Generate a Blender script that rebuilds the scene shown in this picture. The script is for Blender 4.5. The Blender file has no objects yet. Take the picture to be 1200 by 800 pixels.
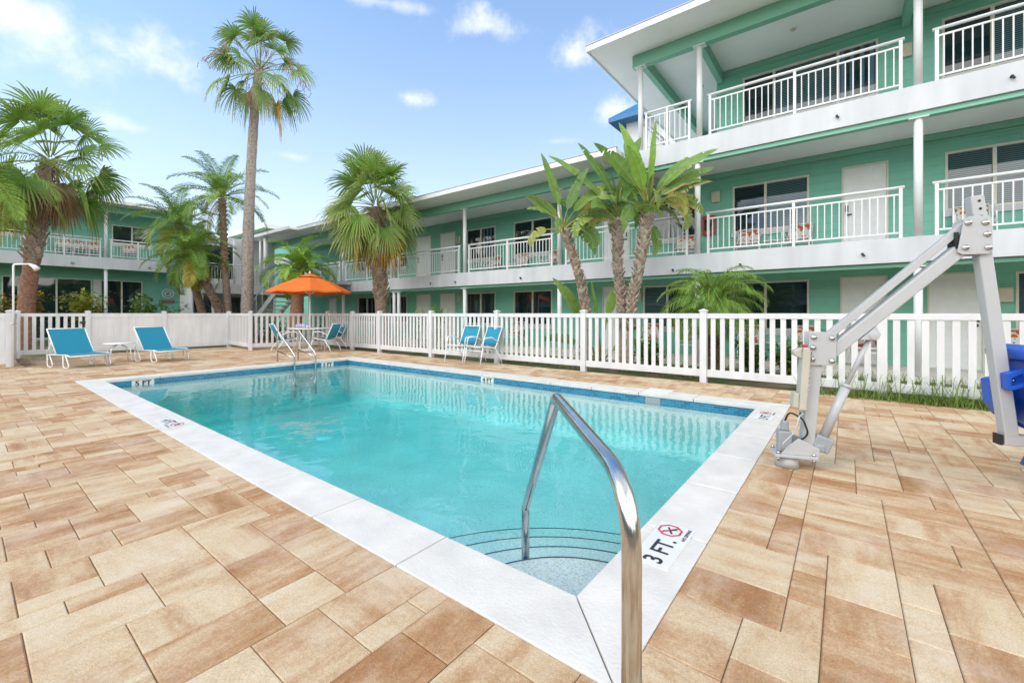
import bpy, bmesh, math, random
from mathutils import Vector, Matrix
R = math.radians
rnd = random.Random(7)
scn = bpy.context.scene
col = scn.collection
D = bpy.data
WO = {}            # world origin of every parent

# ------------------------------------------------------------------ helpers
def V(*a): return Vector(a)

class MB:
    """collects geometry in world (or prototype-local) coordinates, builds ONE mesh object"""
    def __init__(s): s.v = []; s.f = []; s.c = []; s.cur = (1, 1, 1); s.sm = []; s.smooth = False
    def face(s, pts):
        n = len(s.v); s.v += [tuple(p) for p in pts]; s.f.append(tuple(range(n, n + len(pts)))); s.c.append(s.cur); s.sm.append(s.smooth)
    def add(s, verts, faces):
        n = len(s.v); s.v += [tuple(p) for p in verts]
        for f in faces: s.f.append(tuple(i + n for i in f)); s.c.append(s.cur); s.sm.append(s.smooth)
    def box(s, x0, x1, y0, y1, z0, z1):
        if x0 > x1: x0, x1 = x1, x0
        if y0 > y1: y0, y1 = y1, y0
        v = [(x0,y0,z0),(x1,y0,z0),(x1,y1,z0),(x0,y1,z0),(x0,y0,z1),(x1,y0,z1),(x1,y1,z1),(x0,y1,z1)]
        s.add(v, [(3,2,1,0),(4,5,6,7),(0,1,5,4),(1,2,6,5),(2,3,7,6),(3,0,4,7)])
    def obox(s, c, ax, ay, az, hx, hy, hz):
        c = Vector(c); v = []
        for k in (-1, 1):
            for (i, j) in ((-1,-1),(1,-1),(1,1),(-1,1)): v.append(c + ax*hx*i + ay*hy*j + az*hz*k)
        s.add(v, [(3,2,1,0),(4,5,6,7),(0,1,5,4),(1,2,6,5),(2,3,7,6),(3,0,4,7)])
    def bar(s, p, q, w, h, up=V(0,0,1)):
        p, q = Vector(p), Vector(q); a = (q - p); L = a.length
        if L < 1e-6: return
        a /= L; b = up.cross(a)
        if b.length < 1e-4: b = V(1,0,0).cross(a)
        b.normalize(); n = a.cross(b)
        s.obox((p + q)/2, a, b, n, L/2, w/2, h/2)
    def tube(s, pts, r, n=8, caps=True, closed=False):
        pts = [Vector(p) for p in pts]; m = len(pts)
        rs = r if isinstance(r, (list, tuple)) else [r]*m
        t0 = (pts[1] - pts[0]).normalized()
        up = V(0,0,1) if abs(t0.z) < .9 else V(1,0,0)
        b = up.cross(t0).normalized(); rings = []; base = len(s.v); vs = []
        for i, p in enumerate(pts):
            if closed: t = (pts[(i+1) % m] - pts[i-1]).normalized()
            else: t = (pts[min(i+1, m-1)] - pts[max(i-1, 0)]).normalized()
            b = (b - t*b.dot(t)).normalized(); c = t.cross(b)
            for k in range(n):
                a = 2*math.pi*k/n; vs.append(p + (b*math.cos(a) + c*math.sin(a))*rs[i])
        fs = []
        for i in range(m if closed else m - 1):
            j = (i + 1) % m
            for k in range(n): fs.append((i*n + k, i*n + (k+1) % n, j*n + (k+1) % n, j*n + k))
        if caps and not closed: fs.append(tuple(range(n))[::-1]); fs.append(tuple((m-1)*n + k for k in range(n)))
        old = s.smooth; s.smooth = True; s.add(vs, fs); s.smooth = old
    def cyl(s, p, q, r0, r1=None, n=16): s.tube([p, q], [r0, r0 if r1 is None else r1], n)
    def lathe(s, prof, c=(0,0,0), n=24):
        vs = []; m = len(prof)
        for r, z in prof:
            for k in range(n):
                a = 2*math.pi*k/n; vs.append((c[0] + r*math.cos(a), c[1] + r*math.sin(a), c[2] + z))
        fs = [(i*n + k, i*n + (k+1) % n, (i+1)*n + (k+1) % n, (i+1)*n + k) for i in range(m-1) for k in range(n)]
        fs.append(tuple(range(n))[::-1]); fs.append(tuple((m-1)*n + k for k in range(n)))
        old = s.smooth; s.smooth = True; s.add(vs, fs); s.smooth = old
    def prism(s, poly, o, ax, ay, az, h):
        """poly in (ax, ay), extruded by h along az"""
        o = Vector(o); n = len(poly)
        a = [o + ax*x + ay*y for x, y in poly]; b = [p + az*h for p in a]
        s.add(a + b, [tuple(range(n))[::-1], tuple(range(n, 2*n))] + [(i, (i+1) % n, n + (i+1) % n, n + i) for i in range(n)])
    def build(s, name, mat, parent=None, bevel=0, solid=0, merge=False, bseg=2):
        o0 = WO.get(parent.name, V(0,0,0)) if parent else V(0,0,0)
        me = D.meshes.new(name)
        me.from_pydata([(x - o0.x, y - o0.y, z - o0.z) for x, y, z in s.v], [], s.f)
        me.polygons.foreach_set('use_smooth', s.sm)
        if any(c != (1,1,1) for c in s.c):
            at = me.attributes.new('col', 'FLOAT_COLOR', 'CORNER'); buf = []
            for f, c in zip(s.f, s.c): buf += [c[0], c[1], c[2], c[3] if len(c) > 3 else 1.0]*len(f)
            at.data.foreach_set('color', buf)
        if merge:
            bm = bmesh.new(); bm.from_mesh(me); bmesh.ops.remove_doubles(bm, verts=bm.verts, dist=1e-4); bm.to_mesh(me); bm.free()
        me.materials.append(mat); me.update()
        o = D.objects.new(name, me); col.objects.link(o)
        if parent: o.parent = parent; WO[o.name] = o0
        else: WO[o.name] = V(0,0,0)
        if bevel:
            m = o.modifiers.new('bevel', 'BEVEL'); m.width = bevel; m.segments = bseg; m.limit_method = 'ANGLE'; m.angle_limit = R(40)
        if solid:
            m = o.modifiers.new('solid', 'SOLIDIFY'); m.thickness = solid; m.offset = 0
        return o

def tag(o, label, cat, group=None, kind=None):
    o['label'] = label
    if cat: o['category'] = cat
    if group: o['group'] = group
    if kind: o['kind'] = kind
    return o
def thing(name, label, cat, loc=(0,0,0), group=None):
    o = D.objects.new(name, None); col.objects.link(o); o.location = loc; o.empty_display_size = .2
    WO[o.name] = Vector(loc); return tag(o, label, cat, group)
def struct(o, label): o['label'] = label; o['kind'] = 'structure'; return o
def dup(root, loc, rz, label, group=None):
    def cp(o, par):
        c = o.copy(); col.objects.link(c)
        if par: c.parent = par
        for ch in list(o.children): cp(ch, c)
        return c
    r = cp(root, None); r.location = loc; r.rotation_euler = (0,0,rz); r['label'] = label
    if group: r['group'] = group
    return r

# ------------------------------------------------------------------ materials
def mat(name, base=(.8,.8,.8), rough=.5, metal=0, spec=.5, noise=0, nscale=8, bump=0, bscale=40, col_attr=False, trans=0, coords='Object', tint2=None, coat=0, nmap=None):
    m = D.materials.new(name); m.use_nodes = True; nt = m.node_tree; N = nt.nodes; L = nt.links
    p = N['Principled BSDF']; p.inputs['Base Color'].default_value = (*base, 1); p.inputs['Roughness'].default_value = rough
    p.inputs['Metallic'].default_value = metal; p.inputs['Specular IOR Level'].default_value = spec
    if coat: p.inputs['Coat Weight'].default_value = coat
    src = None
    if col_attr:
        a = N.new('ShaderNodeAttribute'); a.attribute_name = 'col'; src = a.outputs['Color']
    if noise or tint2:
        tc = N.new('ShaderNodeTexCoord'); n = N.new('ShaderNodeTexNoise'); n.inputs['Scale'].default_value = nscale; n.inputs['Detail'].default_value = 6
        if nmap:
            mp = N.new('ShaderNodeMapping'); mp.inputs['Scale'].default_value = nmap; L.new(tc.outputs[coords], mp.inputs[0]); L.new(mp.outputs[0], n.inputs['Vector'])
        else: L.new(tc.outputs[coords], n.inputs['Vector'])
        mr = N.new('ShaderNodeMapRange'); mr.inputs[1].default_value = .3; mr.inputs[2].default_value = .7
        L.new(n.outputs['Fac'], mr.inputs[0])
        if tint2:
            mx = N.new('ShaderNodeMix'); mx.data_type = 'RGBA'; mx.inputs[6].default_value = (*base, 1); mx.inputs[7].default_value = (*tint2, 1)
            L.new(mr.outputs[0], mx.inputs[0]); src = mx.outputs[2]
        else:
            mr.inputs[3].default_value = 1 - noise; mr.inputs[4].default_value = 1 + noise*.5
            mx = N.new('ShaderNodeMix'); mx.data_type = 'RGBA'; mx.blend_type = 'MULTIPLY'; mx.inputs[0].default_value = 1
            if src: L.new(src, mx.inputs[6])
            else: mx.inputs[6].default_value = (*base, 1)
            L.new(mr.outputs[0], mx.inputs[7]); src = mx.outputs[2]
    if src: L.new(src, p.inputs['Base Color'])
    if bump:
        tc = N.new('ShaderNodeTexCoord'); n = N.new('ShaderNodeTexNoise'); n.inputs['Scale'].default_value = bscale; n.inputs['Detail'].default_value = 4
        L.new(tc.outputs[coords], n.inputs['Vector']); b = N.new('ShaderNodeBump'); b.inputs['Strength'].default_value = bump; b.inputs['Distance'].default_value = .02
        L.new(n.outputs['Fac'], b.inputs['Height']); L.new(b.outputs[0], p.inputs['Normal'])
    if trans:
        t = N.new('ShaderNodeBsdfTranslucent'); ms = N.new('ShaderNodeMixShader'); ms.inputs[0].default_value = trans
        if src: L.new(src, t.inputs['Color'])
        else: t.inputs['Color'].default_value = (*base, 1)
        L.new(p.outputs[0], ms.inputs[1]); L.new(t.outputs[0], ms.inputs[2]); L.new(ms.outputs[0], N['Material Output'].inputs['Surface'])
    return m

M = {}
M['white'] = mat('white_paint', (.72,.72,.72), .45, noise=.06, nscale=1.2)
M['band'] = mat('white_band_paint', (.585,.595,.61), .5, noise=.13, nscale=3, nmap=(1,1,.18), bump=.05, bscale=30)
M['soffit'] = mat('soffit_plaster', (.86,.86,.83), .8, noise=.09, nscale=.7, bump=.15, bscale=60)
M['vinyl'] = mat('white_vinyl', (.69,.69,.69), .35, noise=.10, nscale=5, nmap=(1,1,.3))
M['beam'] = mat('green_beam_paint', (.20,.46,.335), .5, noise=.07, nscale=1)
M['trim'] = mat('cream_trim', (.72,.69,.60), .5, noise=.05)
M['door'] = mat('door_paint', (.85,.85,.84), .45, noise=.04)
M['dark'] = mat('dark_metal', (.03,.03,.03), .5)
M['beige'] = mat('beige_plastic', (.62,.56,.44), .5, noise=.06)
M['red'] = mat('red_paint', (.45,.03,.03), .4)
M['roof'] = mat('roof_membrane', (.5,.5,.5), .8, noise=.1)
M['flash'] = mat('drip_edge_metal', (.42,.43,.46), .5, metal=.3)
M['interior'] = mat('dark_opening', (.02,.022,.025), .7)
M['steel'] = mat('stainless_steel', (.62,.61,.59), .17, metal=1, noise=.12, nscale=20)
M['lift'] = mat('lift_powder_coat', (.46,.465,.47), .35, noise=.04, nscale=5)
M['lift_grey'] = mat('grey_plastic', (.30,.32,.34), .45)
M['lift_beige'] = mat('putty_plastic', (.48,.46,.38), .5, noise=.05)
M['blue'] = mat('blue_plastic', (.015,.10,.52), .32, noise=.05, nscale=6)
M['teal'] = mat('teal_sling', (.012,.24,.36), .75, noise=.10, nscale=90, bump=.2, bscale=300)
M['frame'] = mat('white_powder_coat', (.80,.80,.79), .35)
M['orange'] = mat('orange_canvas', (.83,.20,.025), .8, noise=.06, nscale=5, trans=.25)
M['ptable'] = mat('table_top_glass', (.66,.68,.68), .3, noise=.05)
M['rope'] = mat('black_rubber', (.015,.015,.015), .5)
M['ink'] = mat('black_print', (.03,.03,.035), .6)
M['redink'] = mat('red_print', (.55,.06,.07), .6)
M['signwhite'] = mat('marker_tile', (.72,.72,.71), .35, noise=.05)
M['bluetile'] = mat('blue_roof_metal', (.03,.16,.34), .45, noise=.15)
M['leaf'] = mat('leaf', rough=.45, spec=.4, col_attr=True, noise=.14, nscale=3, trans=.28)
M['trunk'] = mat('trunk', rough=.9, col_attr=True, noise=.45, nscale=14, bump=.9, bscale=26)
M['soil'] = mat('soil', (.20,.14,.09), .95, tint2=(.34,.26,.17), nscale=14, bump=.6, bscale=50)

def wall_mat():
    m = D.materials.new('green_block_wall'); m.use_nodes = True; nt = m.node_tree; N = nt.nodes; L = nt.links; p = N['Principled BSDF']
    g = N.new('ShaderNodeNewGeometry'); sp = N.new('ShaderNodeSeparateXYZ'); L.new(g.outputs['Position'], sp.inputs[0])
    ad = N.new('ShaderNodeMath'); ad.operation = 'ADD'; L.new(sp.outputs[0], ad.inputs[0]); L.new(sp.outputs[1], ad.inputs[1])
    cb = N.new('ShaderNodeCombineXYZ'); L.new(ad.outputs[0], cb.inputs[0]); L.new(sp.outputs[2], cb.inputs[1])
    b = N.new('ShaderNodeTexBrick'); b.inputs['Scale'].default_value = 1; b.inputs['Mortar Size'].default_value = .005; b.inputs['Brick Width'].default_value = 1.6; b.inputs['Row Height'].default_value = .203
    b.inputs['Mortar Smooth'].default_value = .4; b.inputs['Color1'].default_value = (.20,.52,.395,1); b.inputs['Color2'].default_value = (.212,.54,.412,1); b.inputs['Mortar'].default_value = (.165,.45,.335,1)
    L.new(cb.outputs[0], b.inputs['Vector'])
    n = N.new('ShaderNodeTexNoise'); n.inputs['Scale'].default_value = .9; n.inputs['Detail'].default_value = 5; L.new(g.outputs['Position'], n.inputs['Vector'])
    mr = N.new('ShaderNodeMapRange'); mr.inputs[1].default_value = .3; mr.inputs[2].default_value = .7; mr.inputs[3].default_value = .9; mr.inputs[4].default_value = 1.06; L.new(n.outputs['Fac'], mr.inputs[0])
    mx = N.new('ShaderNodeMix'); mx.data_type = 'RGBA'; mx.blend_type = 'MULTIPLY'; mx.inputs[0].default_value = 1
    L.new(b.outputs['Color'], mx.inputs[6]); L.new(mr.outputs[0], mx.inputs[7]); L.new(mx.outputs[2], p.inputs['Base Color'])
    bp = N.new('ShaderNodeBump'); bp.inputs['Strength'].default_value = .5; bp.inputs['Distance'].default_value = .01; bp.invert = True
    L.new(b.outputs['Fac'], bp.inputs['Height']); L.new(bp.outputs[0], p.inputs['Normal']); p.inputs['Roughness'].default_value = .55
    return m
M['wall'] = wall_mat()

def pane_mat(name, stripes=0, base=(.012,.026,.032), c2=(.05,.10,.12), vertical=False):
    m = D.materials.new(name); m.use_nodes = True; nt = m.node_tree; N = nt.nodes; L = nt.links; p = N['Principled BSDF']
    p.inputs['Roughness'].default_value = .03; p.inputs['Specular IOR Level'].default_value = .85; p.inputs['Base Color'].default_value = (*base, 1)
    g = N.new('ShaderNodeNewGeometry')
    if stripes:
        sp = N.new('ShaderNodeSeparateXYZ'); L.new(g.outputs['Position'], sp.inputs[0])
        w = N.new('ShaderNodeMath'); w.operation = 'MULTIPLY'; w.inputs[1].default_value = stripes
        if vertical:
            ad = N.new('ShaderNodeMath'); ad.operation = 'ADD'; L.new(sp.outputs[0], ad.inputs[0]); L.new(sp.outputs[1], ad.inputs[1]); L.new(ad.outputs[0], w.inputs[0])
        else: L.new(sp.outputs[2], w.inputs[0])
        sn = N.new('ShaderNodeMath'); sn.operation = 'SINE'; L.new(w.outputs[0], sn.inputs[0])
        mr = N.new('ShaderNodeMapRange'); mr.inputs[1].default_value = -.3; mr.inputs[2].default_value = .6; L.new(sn.outputs[0], mr.inputs[0])
        mx = N.new('ShaderNodeMix'); mx.data_type = 'RGBA'; mx.inputs[6].default_value = (*base, 1); mx.inputs[7].default_value = (*c2, 1)
        L.new(mr.outputs[0], mx.inputs[0]); L.new(mx.outputs[2], p.inputs['Base Color'])
    n = N.new('ShaderNodeTexNoise'); n.inputs['Scale'].default_value = 1.1; L.new(g.outputs['Position'], n.inputs['Vector'])
    b = N.new('ShaderNodeBump'); b.inputs['Strength'].default_value = .05; b.inputs['Distance'].default_value = .05
    L.new(n.outputs['Fac'], b.inputs['Height']); L.new(b.outputs[0], p.inputs['Normal'])
    return m
M['pane'] = pane_mat('window_glass')
M['blind'] = pane_mat('window_glass_blinds', 150, (.02,.04,.05), (.10,.17,.19))
M['vblind'] = pane_mat('window_glass_drapes', 34, (.012,.022,.03), (.10,.17,.24), True)

def sling_print(name, cols):
    m = D.materials.new(name); m.use_nodes = True; nt = m.node_tree; N = nt.nodes; L = nt.links; p = N['Principled BSDF']; p.inputs['Roughness'].default_value = .8
    tc = N.new('ShaderNodeTexCoord'); sp = N.new('ShaderNodeSeparateXYZ'); L.new(tc.outputs['Object'], sp.inputs[0])
    v = N.new('ShaderNodeTexVoronoi'); v.inputs['Scale'].default_value = 11; L.new(tc.outputs['Object'], v.inputs['Vector'])
    r1 = N.new('ShaderNodeValToRGB'); r1.color_ramp.interpolation = 'CONSTANT'
    r1.color_ramp.elements[0].color = (*cols[0], 1); r1.color_ramp.elements[1].position = .56; r1.color_ramp.elements[1].color = (*cols[1], 1)
    L.new(v.outputs['Distance'], r1.inputs[0])
    v2 = N.new('ShaderNodeTexVoronoi'); v2.inputs['Scale'].default_value = 16; L.new(tc.outputs['Object'], v2.inputs['Vector'])
    r2 = N.new('ShaderNodeValToRGB'); r2.color_ramp.interpolation = 'CONSTANT'
    r2.color_ramp.elements[0].color = (*cols[2], 1); r2.color_ramp.elements[1].position = .30; r2.color_ramp.elements[1].color = (*cols[1], 1)
    L.new(v2.outputs['Distance'], r2.inputs[0])
    sn = N.new('ShaderNodeMath'); sn.operation = 'MULTIPLY'; sn.inputs[1].default_value = 22; L.new(sp.outputs[2], sn.inputs[0])
    s2 = N.new('ShaderNodeMath'); s2.operation = 'SINE'; L.new(sn.outputs[0], s2.inputs[0])
    gt = N.new('ShaderNodeMath'); gt.operation = 'GREATER_THAN'; gt.inputs[1].default_value = 0; L.new(s2.outputs[0], gt.inputs[0])
    mx = N.new('ShaderNodeMix'); mx.data_type = 'RGBA'; L.new(gt.outputs[0], mx.inputs[0]); L.new(r1.outputs[0], mx.inputs[6]); L.new(r2.outputs[0], mx.inputs[7])
    L.new(mx.outputs[2], p.inputs['Base Color']); return m
M['print'] = sling_print('orange_print_sling', ((.55,.13,.03), (.70,.68,.64), (.10,.11,.14)))
M['print2'] = sling_print('red_print_sling', ((.30,.04,.05), (.42,.36,.34), (.04,.04,.05)))

def paver_mat():
    m = D.materials.new('concrete_pavers'); m.use_nodes = True; nt = m.node_tree; N = nt.nodes; L = nt.links; p = N['Principled BSDF']
    a = N.new('ShaderNodeAttribute'); a.attribute_name = 'col'; sp = N.new('ShaderNodeSeparateColor'); L.new(a.outputs['Color'], sp.inputs[0])
    g = N.new('ShaderNodeNewGeometry')
    def math_(op, x, y):
        n = N.new('ShaderNodeMath'); n.operation = op
        for i, q in enumerate((x, y)):
            if hasattr(q, 'links') or hasattr(q, 'is_linked'): L.new(q, n.inputs[i])
            else: n.inputs[i].default_value = q
        return n.outputs[0]
    off = N.new('ShaderNodeCombineXYZ'); L.new(math_('MULTIPLY', sp.outputs[0], 61), off.inputs[0]); L.new(math_('MULTIPLY', sp.outputs[1], 47), off.inputs[1])
    def streak(sx, sy):
        mp = N.new('ShaderNodeMapping'); mp.inputs['Scale'].default_value = (sx, sy, 1); L.new(g.outputs['Position'], mp.inputs[0])
        va = N.new('ShaderNodeVectorMath'); va.operation = 'ADD'; L.new(mp.outputs[0], va.inputs[0]); L.new(off.outputs[0], va.inputs[1])
        n = N.new('ShaderNodeTexNoise'); n.inputs['Scale'].default_value = 1; n.inputs['Detail'].default_value = 7; n.inputs['Roughness'].default_value = .62; n.inputs['Distortion'].default_value = .35
        L.new(va.outputs[0], n.inputs['Vector']); return n.outputs['Fac']
    ms = N.new('ShaderNodeMix'); ms.data_type = 'FLOAT'; L.new(sp.outputs[2], ms.inputs[0]); L.new(streak(6, 1.3), ms.inputs[2]); L.new(streak(1.3, 6), ms.inputs[3])
    def blot(sc, det, ro):
        va = N.new('ShaderNodeVectorMath'); va.operation = 'ADD'; L.new(g.outputs['Position'], va.inputs[0]); L.new(off.outputs[0], va.inputs[1])
        n = N.new('ShaderNodeTexNoise'); n.inputs['Scale'].default_value = sc; n.inputs['Detail'].default_value = det; n.inputs['Roughness'].default_value = ro; L.new(va.outputs[0], n.inputs['Vector']); return n.outputs['Fac']
    t = math_('ADD', math_('ADD', math_('MULTIPLY', ms.outputs[0], .78), math_('MULTIPLY', blot(4.5, 12, .8), .44)), math_('MULTIPLY', math_('SUBTRACT', sp.outputs[0], .57), .21))
    t = math_('ADD', t, math_('MULTIPLY', math_('SUBTRACT', blot(60, 4, .7), .5), .22))
    rp = N.new('ShaderNodeValToRGB'); e = rp.color_ramp.elements
    e[0].position = .40; e[0].color = (.625,.505,.35,1); e[1].position = .80; e[1].color = (.34,.165,.07,1)
    k = e.new(.50); k.color = (.59,.45,.29,1); k = e.new(.585); k.color = (.535,.375,.225,1); k = e.new(.68); k.color = (.445,.265,.14,1)
    L.new(t, rp.inputs[0])
    # fine aggregate grain and pale bloom patches
    n2 = N.new('ShaderNodeTexNoise'); n2.inputs['Scale'].default_value = 230; n2.inputs['Detail'].default_value = 3; L.new(g.outputs['Position'], n2.inputs['Vector'])
    mr = N.new('ShaderNodeMapRange'); mr.inputs[1].default_value = .3; mr.inputs[2].default_value = .7; mr.inputs[3].default_value = .76; mr.inputs[4].default_value = 1.16; L.new(n2.outputs['Fac'], mr.inputs[0])
    mx = N.new('ShaderNodeMix'); mx.data_type = 'RGBA'; mx.blend_type = 'MULTIPLY'; mx.inputs[0].default_value = 1; L.new(rp.outputs[0], mx.inputs[6]); L.new(mr.outputs[0], mx.inputs[7])
    n3 = N.new('ShaderNodeTexNoise'); n3.inputs['Scale'].default_value = 1.3; n3.inputs['Detail'].default_value = 8; n3.inputs['Roughness'].default_value = .7; L.new(g.outputs['Position'], n3.inputs['Vector'])
    m3 = N.new('ShaderNodeMapRange'); m3.inputs[1].default_value = .50; m3.inputs[2].default_value = .74; m3.inputs[3].default_value = 0; m3.inputs[4].default_value = .55; L.new(n3.outputs['Fac'], m3.inputs[0])
    mb = N.new('ShaderNodeMix'); mb.data_type = 'RGBA'; mb.inputs[7].default_value = (.66,.57,.48,1); L.new(m3.outputs[0], mb.inputs[0]); L.new(mx.outputs[2], mb.inputs[6])
    v = N.new('ShaderNodeTexVoronoi'); v.inputs['Scale'].default_value = 55; L.new(g.outputs['Position'], v.inputs['Vector'])
    lt = math_('LESS_THAN', v.outputs['Distance'], .085)
    mw = N.new('ShaderNodeMix'); mw.data_type = 'RGBA'; mw.inputs[7].default_value = (.74,.68,.6,1); L.new(math_('MULTIPLY', lt, .6), mw.inputs[0]); L.new(mb.outputs[2], mw.inputs[6])
    L.new(mw.outputs[2], p.inputs['Base Color']); p.inputs['Roughness'].default_value = .8; p.inputs['Specular IOR Level'].default_value = .25
    b = N.new('ShaderNodeBump'); b.inputs['Strength'].default_value = .25; b.inputs['Distance'].default_value = .004; L.new(n2.outputs['Fac'], b.inputs['Height']); L.new(b.outputs[0], p.inputs['Normal'])
    return m
M['paver'] = paver_mat()
M['joint'] = mat('joint_sand', (.20,.14,.085), .95, noise=.3, nscale=12)
M['coping'] = mat('shellstone_coping', (.68,.645,.595), .6, noise=.12, nscale=4.5, bump=.2, bscale=70)

def ground_mat():
    m = D.materials.new('courtyard_ground'); m.use_nodes = True; nt = m.node_tree; N = nt.nodes; L = nt.links; p = N['Principled BSDF']
    g = N.new('ShaderNodeNewGeometry'); n = N.new('ShaderNodeTexNoise'); n.inputs['Scale'].default_value = 1.4; n.inputs['Detail'].default_value = 9; n.inputs['Roughness'].default_value = .7; L.new(g.outputs['Position'], n.inputs['Vector'])
    r = N.new('ShaderNodeValToRGB'); e = r.color_ramp.elements; e[0].position = .36; e[0].color = (.06,.10,.03,1); e[1].position = .66; e[1].color = (.30,.22,.14,1)
    k = e.new(.48); k.color = (.11,.14,.045,1); k = e.new(.55); k.color = (.20,.145,.09,1)
    L.new(n.outputs['Fac'], r.inputs[0]); L.new(r.outputs[0], p.inputs['Base Color']); p.inputs['Roughness'].default_value = 1
    b = N.new('ShaderNodeBump'); b.inputs['Strength'].default_value = .7; b.inputs['Distance'].default_value = .05; L.new(n.outputs['Fac'], b.inputs['Height']); L.new(b.outputs[0], p.inputs['Normal'])
    return m
M['ground'] = ground_mat()

def plaster_mat():
    m = D.materials.new('pool_plaster'); m.use_nodes = True; nt = m.node_tree; N = nt.nodes; L = nt.links; p = N['Principled BSDF']
    g = N.new('ShaderNodeNewGeometry'); n = N.new('ShaderNodeTexNoise'); n.inputs['Scale'].default_value = 75; n.inputs['Detail'].default_value = 2; L.new(g.outputs['Position'], n.inputs['Vector'])
    r = N.new('ShaderNodeValToRGB'); e = r.color_ramp.elements; e[0].position = .34; e[0].color = (.36,.41,.40,1); e[1].position = .58; e[1].color = (.61,.625,.61,1); k = e.new(.43); k.color = (.53,.55,.535,1)
    L.new(n.outputs['Fac'], r.inputs[0])
    n2 = N.new('ShaderNodeTexNoise'); n2.inputs['Scale'].default_value = 1.2; n2.inputs['Detail'].default_value = 4; L.new(g.outputs['Position'], n2.inputs['Vector'])
    mr = N.new('ShaderNodeMapRange'); mr.inputs[1].default_value = .3; mr.inputs[2].default_value = .7; mr.inputs[3].default_value = .88; mr.inputs[4].default_value = 1.05; L.new(n2.outputs['Fac'], mr.inputs[0])
    mx = N.new('ShaderNodeMix'); mx.data_type = 'RGBA'; mx.blend_type = 'MULTIPLY'; mx.inputs[0].default_value = 1; L.new(r.outputs[0], mx.inputs[6]); L.new(mr.outputs[0], mx.inputs[7])
    L.new(mx.outputs[2], p.inputs['Base Color']); p.inputs['Roughness'].default_value = .7; return m
M['plaster'] = plaster_mat()

def tile_mat():
    m = D.materials.new('blue_glass_tile'); m.use_nodes = True; nt = m.node_tree; N = nt.nodes; L = nt.links; p = N['Principled BSDF']
    g = N.new('ShaderNodeNewGeometry'); sp = N.new('ShaderNodeSeparateXYZ'); L.new(g.outputs['Position'], sp.inputs[0])
    ad = N.new('ShaderNodeMath'); ad.operation = 'ADD'; L.new(sp.outputs[0], ad.inputs[0]); L.new(sp.outputs[1], ad.inputs[1])
    cb = N.new('ShaderNodeCombineXYZ'); L.new(ad.outputs[0], cb.inputs[0]); L.new(sp.outputs[2], cb.inputs[1])
    b = N.new('ShaderNodeTexBrick'); b.inputs['Scale'].default_value = 1; b.inputs['Brick Width'].default_value = .10; b.inputs['Row Height'].default_value = .034; b.inputs['Mortar Size'].default_value = .0025; b.inputs['Bias'].default_value = -.1
    b.inputs['Color1'].default_value = (.012,.13,.26,1); b.inputs['Color2'].default_value = (.035,.25,.38,1); b.inputs['Mortar'].default_value = (.16,.33,.40,1)
    L.new(cb.outputs[0], b.inputs['Vector']); L.new(b.outputs['Color'], p.inputs['Base Color']); p.inputs['Roughness'].default_value = .12; return m
M['tile'] = tile_mat()
M['stepedge'] = mat('step_edge_tile', (.02,.07,.11), .3)

def water_mat():
    m = D.materials.new('pool_water'); m.use_nodes = True; nt = m.node_tree; N = nt.nodes; L = nt.links
    N.remove(N['Principled BSDF']); out = N['Material Output']
    g = N.new('ShaderNodeNewGeometry')
    def noise(sc, sx, sy, det):
        mp = N.new('ShaderNodeMapping'); mp.inputs['Scale'].default_value = (sx, sy, 1); L.new(g.outputs['Position'], mp.inputs[0])
        n = N.new('ShaderNodeTexNoise'); n.inputs['Scale'].default_value = sc; n.inputs['Detail'].default_value = det; n.inputs['Distortion'].default_value = .4; L.new(mp.outputs[0], n.inputs['Vector']); return n.outputs['Fac']
    a = N.new('ShaderNodeMath'); a.operation = 'MULTIPLY'; a.inputs[1].default_value = .35; L.new(noise(6.5, 1, 1, 1), a.inputs[0])
    s = N.new('ShaderNodeMath'); s.operation = 'ADD'; L.new(noise(1.6, 1, 1, 1), s.inputs[0]); L.new(a.outputs[0], s.inputs[1])
    b = N.new('ShaderNodeBump'); b.inputs['Strength'].default_value = .15; b.inputs['Distance'].default_value = .05; L.new(s.outputs[0], b.inputs['Height'])
    fr = N.new('ShaderNodeFresnel'); fr.inputs['IOR'].default_value = 1.33; L.new(b.outputs[0], fr.inputs['Normal'])
    gl = N.new('ShaderNodeBsdfGlossy'); gl.inputs['Roughness'].default_value = 0.0; L.new(b.outputs[0], gl.inputs['Normal'])
    tr = N.new('ShaderNodeBsdfTransparent'); mx = N.new('ShaderNodeMixShader')
    bf = N.new('ShaderNodeMath'); bf.operation = 'SUBTRACT'; bf.inputs[0].default_value = 1; L.new(g.outputs['Backfacing'], bf.inputs[1]); fm = N.new('ShaderNodeMath'); fm.operation = 'MULTIPLY'; L.new(fr.outputs[0], fm.inputs[0]); L.new(bf.outputs[0], fm.inputs[1]); L.new(fm.outputs[0], mx.inputs[0]); L.new(tr.outputs[0], mx.inputs[1]); L.new(gl.outputs[0], mx.inputs[2]); L.new(mx.outputs[0], out.inputs['Surface'])
    va = N.new('ShaderNodeVolumeAbsorption'); va.inputs['Color'].default_value = (.46,.952,.962,1); va.inputs['Density'].default_value = .80
    L.new(va.outputs[0], out.inputs['Volume']); return m
M['water'] = water_mat()

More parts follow.
